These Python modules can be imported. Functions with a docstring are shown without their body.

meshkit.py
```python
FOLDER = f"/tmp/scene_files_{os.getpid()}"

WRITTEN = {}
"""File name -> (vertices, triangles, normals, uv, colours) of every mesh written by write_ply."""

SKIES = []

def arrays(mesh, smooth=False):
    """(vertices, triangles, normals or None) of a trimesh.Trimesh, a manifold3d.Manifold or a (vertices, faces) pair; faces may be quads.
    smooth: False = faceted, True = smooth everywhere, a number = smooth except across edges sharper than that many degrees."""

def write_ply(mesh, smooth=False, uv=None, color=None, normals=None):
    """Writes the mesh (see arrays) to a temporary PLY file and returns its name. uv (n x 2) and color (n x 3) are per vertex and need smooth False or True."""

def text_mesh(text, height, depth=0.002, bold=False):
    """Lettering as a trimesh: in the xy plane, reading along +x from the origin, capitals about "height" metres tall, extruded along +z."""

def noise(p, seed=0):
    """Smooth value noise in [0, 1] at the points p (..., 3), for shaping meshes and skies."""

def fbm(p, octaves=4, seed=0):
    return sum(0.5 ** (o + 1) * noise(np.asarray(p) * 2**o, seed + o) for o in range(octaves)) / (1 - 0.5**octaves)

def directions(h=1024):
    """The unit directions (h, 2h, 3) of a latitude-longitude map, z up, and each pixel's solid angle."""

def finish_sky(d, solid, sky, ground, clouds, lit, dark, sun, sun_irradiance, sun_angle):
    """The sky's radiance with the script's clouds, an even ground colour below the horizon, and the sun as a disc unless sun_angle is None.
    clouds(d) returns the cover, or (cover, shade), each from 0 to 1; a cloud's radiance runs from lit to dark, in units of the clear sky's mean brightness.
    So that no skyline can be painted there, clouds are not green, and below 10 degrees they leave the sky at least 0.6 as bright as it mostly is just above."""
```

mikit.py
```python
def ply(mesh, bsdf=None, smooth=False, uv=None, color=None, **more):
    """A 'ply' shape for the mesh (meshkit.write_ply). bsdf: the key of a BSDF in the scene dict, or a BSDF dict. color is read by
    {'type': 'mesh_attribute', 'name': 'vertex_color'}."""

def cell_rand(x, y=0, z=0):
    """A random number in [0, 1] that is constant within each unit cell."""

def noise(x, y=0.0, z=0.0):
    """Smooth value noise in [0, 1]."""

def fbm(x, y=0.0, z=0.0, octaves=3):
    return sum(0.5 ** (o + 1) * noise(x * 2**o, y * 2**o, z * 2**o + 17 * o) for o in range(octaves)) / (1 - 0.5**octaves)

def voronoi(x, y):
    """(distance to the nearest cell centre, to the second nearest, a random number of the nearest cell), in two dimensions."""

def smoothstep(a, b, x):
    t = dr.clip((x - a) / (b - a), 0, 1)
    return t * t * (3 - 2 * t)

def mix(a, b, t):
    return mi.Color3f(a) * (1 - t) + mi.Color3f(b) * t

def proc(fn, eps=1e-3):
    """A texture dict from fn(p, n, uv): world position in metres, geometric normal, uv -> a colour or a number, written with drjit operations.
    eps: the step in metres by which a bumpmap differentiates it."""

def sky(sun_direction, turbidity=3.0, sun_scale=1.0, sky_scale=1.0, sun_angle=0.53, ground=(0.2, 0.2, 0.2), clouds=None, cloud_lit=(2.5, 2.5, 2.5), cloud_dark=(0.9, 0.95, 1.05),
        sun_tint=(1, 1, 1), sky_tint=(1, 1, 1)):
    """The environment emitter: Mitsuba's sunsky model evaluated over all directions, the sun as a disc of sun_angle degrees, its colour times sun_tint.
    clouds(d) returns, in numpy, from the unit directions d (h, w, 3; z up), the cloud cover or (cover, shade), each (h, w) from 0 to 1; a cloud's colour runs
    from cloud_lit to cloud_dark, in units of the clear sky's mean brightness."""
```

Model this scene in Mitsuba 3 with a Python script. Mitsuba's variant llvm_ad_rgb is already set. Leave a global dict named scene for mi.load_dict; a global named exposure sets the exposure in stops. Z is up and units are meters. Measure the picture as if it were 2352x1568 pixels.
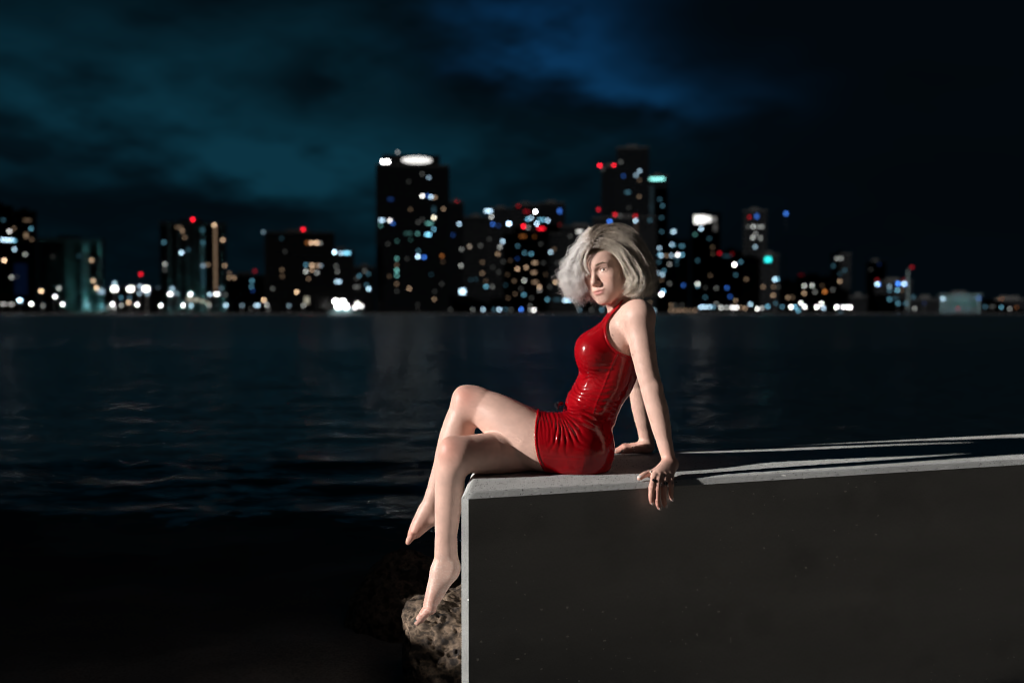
import math, os, tempfile, random
import numpy as np, trimesh, mitsuba as mi, drjit as dr
import mikit, meshkit
from mikit import proc, noise, fbm, smoothstep, mix, voronoi, cell_rand

T = mi.ScalarTransform4f
scene, labels = {}, {}
exposure = 2.3
GAIN = 2.0 ** exposure

# ---------------------------------------------------------------- camera
CAM_Z, PITCH, FPX = 1.45, math.radians(1.678), 2287.0      # eye height, tilt, focal length in the 2352 px wide survey grid
FWD = np.array([0, math.cos(PITCH), -math.sin(PITCH)])
UPV = np.array([0, math.sin(PITCH), math.cos(PITCH)])
CAM = np.array([0, 0, CAM_Z])
scene['camera'] = {'type': 'thinlens', 'fov': 54.43, 'fov_axis': 'x', 'near_clip': 0.05, 'far_clip': 30000.0,
                   'aperture_radius': 0.0105, 'focus_distance': 3.40,
                   'to_world': T().look_at(origin=CAM.tolist(), target=(CAM + FWD).tolist(), up=[0, 0, 1])}

def at(px, py, Y):
    """The point at ground distance Y that was surveyed at (px, py) of the photograph (2352 px wide)."""
    d = FWD + (px - 1176.0) / FPX * np.array([1.0, 0, 0]) + (784.0 - py) / FPX * UPV
    return CAM + d * (Y / d[1])

# ---------------------------------------------------------------- light and sky
SUN_EL, SUN_AZ = math.radians(17.0), math.radians(17.7)  # low sun in place of an unseen flash from the left
SUN = np.array([-math.cos(SUN_AZ) * math.cos(SUN_EL), -math.sin(SUN_AZ) * math.cos(SUN_EL), math.sin(SUN_EL)])

def night_clouds(d):
    az = np.degrees(np.arctan2(d[..., 0], d[..., 1]))
    el = np.degrees(np.arcsin(np.clip(d[..., 2], -1, 1)))
    q = np.stack([d[..., 0], d[..., 1], d[..., 2] * 2.0], -1) * 8.0
    n = meshkit.fbm(q + 3.0, 6, 11)
    n2 = meshkit.fbm(q * 0.6 + 9.0, 5, 5)
    fine = meshkit.fbm(q * 2.6 + 1.0, 5, 23)
    warp = (n - 0.5) * 9.0 + (fine - 0.5) * 3.0
    def blob(a, e, wa, we):
        return np.exp(-(((az + warp - a) / wa) ** 2 + ((el + 0.5 * warp - e) / we) ** 2))
    # glow of the town on the clouds over the left bank, patchy; thick dark cloud over the right bank and behind
    glow = 0.62 * blob(-24, 11.5, 11, 4.0) + 0.85 * blob(-9, 8.6, 9, 2.6) + 0.55 * blob(-21, 8.4, 9, 2.2) + 0.3 * blob(-33, 17, 9, 9) + 0.5 * blob(1, 7.5, 7, 3.2) + 0.3 * blob(-10, 16, 10, 5)
    glow = glow + 0.22 * blob(-18, 3.5, 20, 5)
    glow = glow * np.clip(-0.15 + 2.1 * n2, 0.2, 1.5) * np.clip(-0.35 + 1.9 * n + 1.3 * (fine - 0.5), 0.22, 1.6)
    glow = glow * (1 - 0.8 * blob(-17, 5.4, 8, 1.5)) * (1 - 0.75 * blob(-10.3, 13.0, 2.2, 1.8)) * (1 - 0.8 * blob(-2.3, 13.2, 2.2, 1.9)) * (1 - 0.6 * blob(3.0, 11.6, 3.5, 1.2))
    # overhead and behind, the same thin glow lies under the cloud ceiling
    lit = np.clip(0.012 + glow + 0.03 * n2 + 0.15 * np.clip((el - 20) / 25, 0, 1) * (0.5 + n), 0, 1)
    gap = 0.72 * blob(3.6, 14.6, 4.2, 2.8) + 0.50 * blob(8.2, 11.8, 2.8, 1.7) + 0.12 * blob(13.5, 12.2, 3.0, 1.6) + 0.25 * blob(1.0, 19.0, 6, 4)
    gap = np.clip(1.5 * gap * np.clip(-0.5 + 2.2 * n + 1.6 * (fine - 0.5), 0.05, 1.5), 0, 0.9)
    # further thin gaps all round the sky, where the camera does not look, as in the part it sees
    gap = np.maximum(gap, np.clip((n2 - 0.62) * 1.6, 0, 0.25) * (el > 22))
    return 1 - gap, 1 - lit

SKY = dict(turbidity=3.0, sun_scale=1.0, sky_scale=0.10, sun_angle=1.3, ground=(0.02, 0.02, 0.02), clouds=night_clouds,
           cloud_lit=(0.10, 0.92, 1.5), cloud_dark=(0.02, 0.042, 0.070), sun_tint=(1.04, 1.37, 2.48), sky_tint=(0.14, 0.95, 2.0))
scene['sky'] = mikit.sky(SUN.tolist(), **SKY)

# ---------------------------------------------------------------- helpers
def key_for(name):
    if name not in scene and name not in labels and not any(k.startswith(name + '__') for k in scene):
        return name
    i = 1
    while True:
        k = f'{name}_{i:03d}'
        if k not in scene and k not in labels and not any(q.startswith(k + '__') for q in scene):
            return k
        i += 1

_count = {}
def part_key(parent, name):
    b = f'{parent}__{name}'
    i = _count.get(b, -1) + 1
    _count[b] = i
    return b if i == 0 else f'{b}_{i:03d}'

def tag(key, label, category=None, group=None, kind=None):
    labels[key] = {'label': label}
    if category: labels[key]['category'] = category
    if group: labels[key]['group'] = group
    if kind: labels[key]['kind'] = kind
    return key

def thing(name, label, category, group=None):
    return tag(key_for(name), label, category, group)

def part(parent, name, mesh, bsdf, smooth=False, **kw):
    k = part_key(parent, name)
    scene[k] = mikit.ply(mesh, bsdf, smooth=smooth, **kw)
    return k

def box(lo, hi):
    lo, hi = np.asarray(lo, float), np.asarray(hi, float)
    return trimesh.creation.box(extents=hi - lo, transform=trimesh.transformations.translation_matrix((lo + hi) / 2))

def cat(ms):
    return trimesh.util.concatenate(ms)

def tube(points, radii, sides=8, caps=True):
    p = np.asarray(points, float); n = len(p)
    r = np.broadcast_to(np.asarray(radii, float), (n,))
    t = np.gradient(p, axis=0); t /= np.linalg.norm(t, axis=1, keepdims=True) + 1e-12
    ref = np.array([0, 0, 1.0]) if abs(t[0, 2]) < 0.9 else np.array([1.0, 0, 0])
    vs = []
    a = np.cross(t[0], ref); a /= np.linalg.norm(a)
    ang = np.arange(sides) * 2 * np.pi / sides
    for i in range(n):
        a = a - t[i] * (a @ t[i]); a /= np.linalg.norm(a) + 1e-12
        b = np.cross(t[i], a)
        vs.append(p[i] + r[i] * (np.cos(ang)[:, None] * a + np.sin(ang)[:, None] * b))
    v = np.vstack(vs); f = []
    for i in range(n - 1):
        for j in range(sides):
            k = (j + 1) % sides
            f += [[i * sides + j, i * sides + k, (i + 1) * sides + k], [i * sides + j, (i + 1) * sides + k, (i + 1) * sides + j]]
    if caps:
        v = np.vstack([v, p[:1], p[-1:]])
        for j in range(sides):
            k = (j + 1) % sides
            f += [[n * sides, k, j], [n * sides + 1, (n - 1) * sides + j, (n - 1) * sides + k]]
    return trimesh.Trimesh(v, np.array(f), process=False)

def mat(name, **d):
    scene[name] = d
    return name

def principled(name, base, rough=0.5, **kw):
    b = base if isinstance(base, dict) else {'type': 'rgb', 'value': list(base)}
    return mat(name, type='principled', base_color=b, roughness=rough, **kw)
# ================================================================ the setting: sand, water, far bank
def f32(x): return np.asarray(x, float)

# ---- water: one sheet from the beach to the far bank, real waves near, ripples in the relief further out
def build_water():
    ys = np.concatenate([np.linspace(6.2, 40, 430), np.geomspace(40.3, 720, 90)])
    us = np.linspace(-0.75, 0.75, 320)
    Y, U = np.meshgrid(ys, us, indexing='ij')
    X = U * Y
    def wave(x, y):
        p = np.stack([x * 0.55, y * 1.25, 0 * x], -1)
        w = (meshkit.fbm(p * 0.9 + 2, 3, 3) - 0.5) * 0.065
        w += (meshkit.fbm(p * 2.6 + 5, 4, 4) - 0.5) * 0.060
        w += 0.010 * np.sin(2 * np.pi * (y * 0.85 + 0.10 * x) + 3.5 * meshkit.noise(np.stack([x * 0.25, y * 0.25, 0 * x], -1), 8))
        return w
    fade = np.clip((90 - Y) / 60, 0.0, 1)
    Z = wave(X, Y) * fade - 0.01
    Z[Y > 100] = 0.0
    v = np.stack([X, Y, Z], -1).reshape(-1, 3)
    n, m = Y.shape
    i, j = np.meshgrid(np.arange(n - 1), np.arange(m - 1), indexing='ij')
    a = i * m + j
    q = np.stack([a, a + 1, a + m + 1, a + m], -1).reshape(-1, 4)
    return v, q

def ripple(p, n, uv):
    far_ = smoothstep(20.0, 120.0, p.y)
    return fbm(p.x * 2.2, p.y * 4.4, 0, 3) * 0.035 + fbm(p.x * 9.0, p.y * 17.0, 3, 2) * 0.005
def chop(p, n, uv):
    return 0.17 + 0.13 * smoothstep(14.0, 90.0, p.y)      # waves too small to see far out
principled('water_surface', (0.002, 0.005, 0.007), proc(chop), specular=0.2)
mat('water', type='bumpmap', arbitrary=proc(ripple, 4e-3), scale=1.0, bsdf={'type': 'ref', 'id': 'water_surface'})
scene['sea'] = mikit.ply(build_water(), 'water', smooth=True)
tag('sea', 'dark rippled bay water between the beach and the far bank', kind='structure')

# ---- beach
def build_sand():
    xs = np.linspace(-9, 9, 300)
    ys = np.concatenate([np.linspace(-8, 1.5, 60), np.linspace(1.6, 8.6, 260)])
    Y, X = np.meshgrid(ys, xs, indexing='ij')
    p = np.stack([X, Y, 0 * X], -1)
    shore = 7.35 + 0.5 * (meshkit.fbm(p * 0.5, 3, 2) - 0.5) + 0.02 * X
    Z = 0.009 * (shore - Y) + (meshkit.fbm(p * 1.3, 3, 7) - 0.5) * 0.07 + (meshkit.fbm(p * 6.0, 4, 9) - 0.5) * 0.05
    Z = np.where(Y > shore, -0.08 * (Y - shore) + 0.3 * Z * 0 + (meshkit.fbm(p * 1.3, 3, 7) - 0.5) * 0.03, Z)
    v = np.stack([X, Y, Z], -1).reshape(-1, 3)
    n, m = Y.shape
    i, j = np.meshgrid(np.arange(n - 1), np.arange(m - 1), indexing='ij')
    a = i * m + j
    return v, np.stack([a, a + 1, a + m + 1, a + m], -1).reshape(-1, 4)

def sand_col(p, n, uv):
    t = fbm(p.x * 3, p.y * 3, 1, 4)
    g = noise(p.x * 160, p.y * 160, 0)
    w = smoothstep(0.42, 0.6, fbm(p.x * 1.2 + 4, p.y * 1.6, 2, 3))
    bounce_pale = smoothstep(3.4, 2.4, p.y - 0.30 * p.x + 0.5 * (t - 0.5))  # unseen near sand made paler to bounce light onto the wall
    return mix((0.074, 0.064, 0.054), (0.16, 0.140, 0.118), t) * (0.7 + 0.6 * g) * (0.6 + 0.4 * w) * (1 + 0.3 * bounce_pale)
principled('sand', proc(sand_col), 0.9)
scene['beach'] = mikit.ply(build_sand(), 'sand', smooth=True)
tag('beach', 'dark wet sand in the shade of the added blocks', kind='structure')

# ---- boulders beside the end of the wall
def boulder(center, radii, seed, rot=0.0, sub=6, rough=1.0):
    m = trimesh.creation.icosphere(subdivisions=sub, radius=1.0)
    v = m.vertices.copy()
    rng = np.random.default_rng(seed)
    # flattened facets
    for _ in range(14):
        d = rng.normal(size=3); d /= np.linalg.norm(d)
        h = rng.uniform(0.72, 0.96)
        over = np.maximum(v @ d - h, 0)
        v -= np.outer(over * 0.85, d)
    n = v / np.linalg.norm(v, axis=1, keepdims=True)
    v += n * ((meshkit.fbm(v * 1.7 + seed, 4, seed) - 0.5) * 0.34 * rough)[:, None]
    v += n * ((meshkit.fbm(v * 7.0 + seed, 4, seed + 1) - 0.5) * 0.10 * rough)[:, None]
    pit = np.clip(meshkit.fbm(v * 11 + 3, 2, seed + 2) - 0.6, 0, 1)
    v -= n * (pit * 0.32 * rough)[:, None]
    v = v * np.asarray(radii)
    c, s = math.cos(rot), math.sin(rot)
    v = v @ np.array([[c, s, 0], [-s, c, 0], [0, 0, 1]])
    return trimesh.Trimesh(v + np.asarray(center), m.faces, process=False)

def rock_col(p, n, uv):
    a = fbm(p.x * 9, p.y * 9, p.z * 9, 4)
    b = fbm(p.x * 38 + 5, p.y * 38, p.z * 38, 3)
    c = noise(p.x * 120, p.y * 120, p.z * 120)
    base = mix((0.012, 0.008, 0.0055), (0.185, 0.132, 0.090), smoothstep(0.36, 0.66, 0.35 * a + 0.65 * b))
    return base * (0.55 + 0.75 * c) * (1 - 0.7 * smoothstep(0.60, 0.72, b))
principled('rock', proc(rock_col), 0.9)
r1 = at(1082, 1542, 3.72)
scene['boulder'] = mikit.ply(boulder(r1, (0.29, 0.33, 0.36), 4, 0.4), 'rock', smooth=True)
tag('boulder', 'mottled brown boulder in the light, against the end of the wall under the foot', 'rock')
r2 = at(950, 1500, 4.55)
scene['boulder_001'] = mikit.ply(boulder(r2, (0.27, 0.36, 0.46), 9, 1.1), 'rock', smooth=True)
tag('boulder_001', 'tall dim boulder in shadow behind the lit one, under the dangling foot', 'rock')
# ---- the concrete wall she sits on
W_ANG = math.radians(18.6)
WU = np.array([math.cos(W_ANG), math.sin(W_ANG)]); WN = np.array([math.sin(W_ANG), -math.cos(W_ANG)])
WC = at(1076, 1153, 3.016)[:2] - WU * 0.024
WALL_Z, CH = 0.90, 0.018
E_DIR = np.array([0.030, 1.0])
THICK = 0.64
def wall_outline(inset=0.0):
    """Outline at the wall's top seen from above, anticlockwise from the near left corner."""
    L = 4.6
    c = WC
    back_left = c + E_DIR * (THICK / (E_DIR @ -WN))
    pts = [c, c + WU * L, c + WU * L - WN * THICK, back_left]
    from shapely.geometry import Polygon
    pg = Polygon(pts)
    return pg.buffer(-inset, join_style=2)

def chamfered(pg, c0, c1):
    """Cuts every corner of the outline."""
    p = np.array(pg.exterior.coords)[:-1]
    if np.cross(p[1] - p[0], p[2] - p[1]) < 0: p = p[::-1]
    out = []
    n = len(p)
    for i in range(n):
        a, b, c = p[i - 1], p[i], p[(i + 1) % n]
        u = (a - b) / np.linalg.norm(a - b); v = (c - b) / np.linalg.norm(c - b)
        out += [b + u * c0, b + v * c1]
    return np.array(out)

import manifold3d as m3
def build_wall():
    a = chamfered(wall_outline(), 0.019, 0.024)
    b = chamfered(wall_outline(CH), 0.014, 0.018)
    pts = np.vstack([np.c_[a, np.full(len(a), -0.35)], np.c_[a, np.full(len(a), WALL_Z - CH)], np.c_[b, np.full(len(b), WALL_Z)]])
    mf = m3.Manifold.hull_points(pts.tolist())
    mf = mf.refine_to_length(0.011)
    me = mf.to_mesh()
    v, f = np.array(me.vert_properties[:, :3], float), np.array(me.tri_verts)
    q = v * 1.0
    tri_n = trimesh.Trimesh(v, f, process=False).vertex_normals
    d = np.zeros_like(v)
    # weathered arrises: chips bitten out of the edges of the chamfer, and a slightly uneven face
    up = np.clip(tri_n[:, 2] * 1.4, 0.03, 1)
    d1 = (meshkit.fbm(q * 38.0, 3, 31) - 0.5) * 0.0020 * up
    d2 = (meshkit.fbm(q * 3.0, 2, 33) - 0.5) * 0.0015 * up
    edge = np.exp(-((v[:, 2] - WALL_Z + CH) / 0.009) ** 2) + np.exp(-((v[:, 2] - WALL_Z) / 0.006) ** 2) * 0.5
    chip = np.clip(meshkit.fbm(q * 26.0 + 4, 3, 35) - 0.56, 0, 1) * 0.007 * edge
    center = np.array([v[:, 0].mean(), v[:, 1].mean(), 0.2])
    tm = trimesh.Trimesh(v, f, process=False)
    n = tm.vertex_normals
    inner = np.clip((n[:, 2] - .93) / .06, 0, 1)
    v = v + n * ((d1 + d2) * inner - chip * 0)[:, None]
    return trimesh.Trimesh(v, f, process=False)

def wall_col(p, n, uv):
    a = fbm(p.x * 4, p.y * 4, p.z * 4, 4)
    s = fbm(p.x * 2.0 + 7, p.y * 2.0, p.z * 9.0, 4)
    g = noise(p.x * 420, p.y * 420, p.z * 420)
    hole = smoothstep(0.72, 0.80, fbm(p.x * 150, p.y * 150, p.z * 150, 2)) * (0.12 + 0.88 * smoothstep(0.2, 0.6, n.z))
    glint_speck = smoothstep(0.905, 0.93, noise(p.x * 75 + 3, p.y * 75, p.z * 75)) * smoothstep(0.50, 0.62, fbm(p.x * 2.4, p.y * 2.4, p.z * 2.4 + 2, 2))  # grit catching the light, painted as pale specks
    stain = smoothstep(0.52, 0.75, fbm(p.x * 6 + 1, p.y * 6, p.z * 5 + 6, 4))
    c = mix((0.27, 0.285, 0.283), (0.35, 0.358, 0.348), a) * (0.86 + 0.28 * g) * (1 - 0.13 * stain)
    c = c * (0.85 + 0.3 * s)
    c = c * (1 - 0.75 * hole)
    return c * (1 - glint_speck) + mi.Color3f(0.85, 0.84, 0.80) * glint_speck
def wall_relief(p, n, uv):
    flat = 0.06 + 0.94 * smoothstep(0.2, 0.6, n.z)          # the cast face is smooth, the trowelled top and chamfer are gritty
    return (fbm(p.x * 260, p.y * 260, p.z * 260, 3) * 0.0008 - smoothstep(0.68, 0.78, fbm(p.x * 120, p.y * 120, p.z * 120, 2)) * 0.0010) * flat
principled('concrete_plain', proc(wall_col), 0.85, specular=0.25)
mat('concrete', type='bumpmap', arbitrary=proc(wall_relief, 1.5e-3), scale=1.0, bsdf={'type': 'ref', 'id': 'concrete_plain'})
scene['concrete_wall'] = mikit.ply(build_wall(), 'concrete', smooth=35)
tag('concrete_wall', 'thick grey concrete sea wall with chamfered edges that the woman sits on', 'wall')

# ---- added concrete blocks out of view on the left, shading sand and boulder
def build_shade_blocks():
    ms = []
    a, b = np.array([-1.75, 2.05]), np.array([-5.6, 9.4])
    n = 9
    for i in range(n):
        p0 = a + (b - a) * (i / n); p1 = a + (b - a) * ((i + 0.985) / n)
        d = (p1 - p0) / np.linalg.norm(p1 - p0); w = np.array([-d[1], d[0]]) * 0.22
        h = (0.78 if i < 2 else 1.14 if i == 2 else 1.42) + 0.03 * math.sin(i * 2.1)
        lo = [p0 - w, p0 + w, p1 + w, p1 - w]
        pts = [[*q, -0.5] for q in lo] + [[*q, h - 0.03] for q in lo]
        c = (p0 + p1) / 2
        pts += [[*(c + (q - c) * 0.95), h] for q in lo]
        me = m3.Manifold.hull_points(pts).to_mesh()
        ms.append(trimesh.Trimesh(me.vert_properties[:, :3], me.tri_verts))
    return ms
gk = thing('added_shade_blocks', 'added concrete blocks beyond the left edge, placed to shade the sand', 'shade_blocker')
for m_ in build_shade_blocks():
    part(gk, 'block', m_, 'concrete')

# ---- far bank
principled('far_ground', (0.012, 0.013, 0.014), 0.9)
scene['far_bank'] = mikit.ply(box((-900, 700, -2), (900, 1500, 0.9)), 'far_ground')
tag('far_bank', 'dark far bank of the bay that the town stands on', kind='structure')
principled('seabed_mat', (0.02, 0.02, 0.02), 0.9)
scene['seabed'] = mikit.ply(box((-6000, -3000, -6), (6000, 9000, -4)), 'seabed_mat')
tag('seabed', 'ground under the bay reaching to the horizon', kind='structure')
# ================================================================ the town across the bay
BL, BA = 15.3, 184.0    # width and area of the lens blur of a far point, in photograph pixels
PX = 2489.0        # focal length in the 2560 px wide photograph
def far(x, y, D):
    """Point at ground distance D surveyed at (x, y) of the 2560 px wide photograph."""
    return at(x * 0.91875, y * 0.91875, D)

GLOW = {'w': (1.0, 0.97, 0.93), 'b': (0.55, 0.80, 1.0), 'c': (0.22, 0.62, 0.85), 'B': (0.06, 0.25, 1.0), 'o': (1.0, 0.66, 0.42), 'O': (1.0, 0.33, 0.08),
        'r': (1.0, 0.012, 0.03), 'g': (0.72, 0.74, 0.70), 't': (0.28, 0.85, 0.78), 'C': (0.03, 0.95, 0.92), 'y': (1.0, 0.92, 0.70)}
WORD = {'w': 'white', 'b': 'blue white', 'c': 'teal', 'B': 'deep blue', 'o': 'warm amber', 'O': 'orange', 'r': 'red', 'g': 'dim white', 't': 'green white', 'C': 'turquoise', 'y': 'pale yellow'}
_glow = {}
def emitter(c, L):
    rgb = [float(v * L / GAIN) for v in GLOW[c]]
    return {'type': 'area', 'radiance': {'type': 'rgb', 'value': rgb}}
principled('lamp_glass', (0.006, 0.006, 0.006), 0.4, specular=0.1)

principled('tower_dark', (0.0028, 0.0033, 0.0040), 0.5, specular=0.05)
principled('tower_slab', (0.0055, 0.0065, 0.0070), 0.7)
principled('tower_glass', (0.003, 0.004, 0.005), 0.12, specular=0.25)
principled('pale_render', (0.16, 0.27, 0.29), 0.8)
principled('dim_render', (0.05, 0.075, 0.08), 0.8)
principled('dim_lit_render', (0.025, 0.038, 0.040), 0.8)  # darker copy for the pier that catches less of the floodlight
principled('mast_metal', (0.02, 0.02, 0.02), 0.5)

# (x0, x1, top, distance, phrase, style) in the photograph's pixels
B = [
 (-30, 36, 515, 790, 'dark tower cut by the left edge of the photo', 'glass'),
 (36, 95, 529, 780, 'dark tower with a blue lit strip, second from the left edge', 'glass'),
 (97, 263, 598, 800, 'broad block with pale teal lit piers and a flat roof slab', 'piers'),
 (263, 402, 722, 760, 'low dark quay shed under the row of white floodlights', 'plain'),
 (402, 567, 557, 810, 'residential block with one tall warm lit stair strip', 'piers2'),
 (567, 663, 688, 860, 'low dim block right of the block with the warm strip', 'slab'),
 (663, 838, 582, 800, 'wide dark block with clusters of warm lit windows', 'slab'),
 (822, 886, 626, 900, 'small block crowned by a bright turquoise sign', 'slab'),
 (886, 938, 668, 880, 'low dim block beside the foot of the tallest left tower', 'slab'),
 (941, 1124, 414, 820, 'tall dark tower with a glowing white oval crown', 'glass'),
 (1122, 1160, 505, 880, 'narrow tower with a red beacon beside the oval crowned tower', 'glass'),
 (1160, 1222, 543, 920, 'dark tower with a bright blue white roof sign', 'slab'),
 (1222, 1284, 522, 960, 'dim tower with dull red lights near its top', 'slab'),
 (1284, 1345, 512, 940, 'tower with white lit upper storeys and a red sign', 'slab'),
 (1258, 1404, 585, 850, 'broad dark block dotted with warm windows left of the woman', 'slab'),
 (1345, 1412, 508, 990, 'slim tower with one deep blue light at the top', 'glass'),
 (1400, 1505, 566, 900, 'dark block behind the hair with a white roof light', 'slab'),
 (1502, 1546, 417, 840, 'lower half of the tall twin tower with two red beacons', 'glass'),
 (1540, 1620, 370, 830, 'tallest dark tower right above the hair', 'glass'),
 (1480, 1640, 545, 800, 'podium block with red lights behind the top of the hair', 'slab'),
 (1620, 1668, 442, 870, 'slim blue glass tower with a turquoise crown light', 'glass'),
 (1636, 1722, 602, 820, 'block with rows of blue white windows right of the hair', 'slab'),
 (1726, 1800, 534, 860, 'tower with a dazzling white sign across its top', 'glass'),
 (1798, 1858, 628, 880, 'dim low tower between the white sign and the striped tower', 'slab'),
 (1856, 1916, 528, 850, 'narrow tower with horizontal lit bands and a red and blue top', 'slab'),
 (1900, 1946, 638, 820, 'short tower with a turquoise light on its roof', 'slab'),
 (1944, 1992, 705, 840, 'low block by the turquoise light', 'slab'),
 (1990, 2076, 692, 900, 'low block with four warm windows before the far right tower', 'slab'),
 (2076, 2126, 636, 870, 'lone faint tower with two grey lights at its top', 'slab'),
 (2124, 2168, 742, 820, 'low dark shed right of the lone faint tower', 'plain'),
 (2164, 2212, 656, 950, 'faint unlit tower left of the crane mast', 'slab'),
 (2186, 2280, 704, 860, 'low building with deep blue roof lights beside the crane mast', 'slab'),
 (2280, 2348, 748, 800, 'low dark shed between the crane mast and the lit pavilion', 'plain'),
 (2348, 2452, 738, 780, 'flat lit teal pavilion on the right bank', 'pavilion'),
 (2452, 2600, 750, 790, 'low dark shed at the right end of the bank', 'plain'),
]

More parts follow.
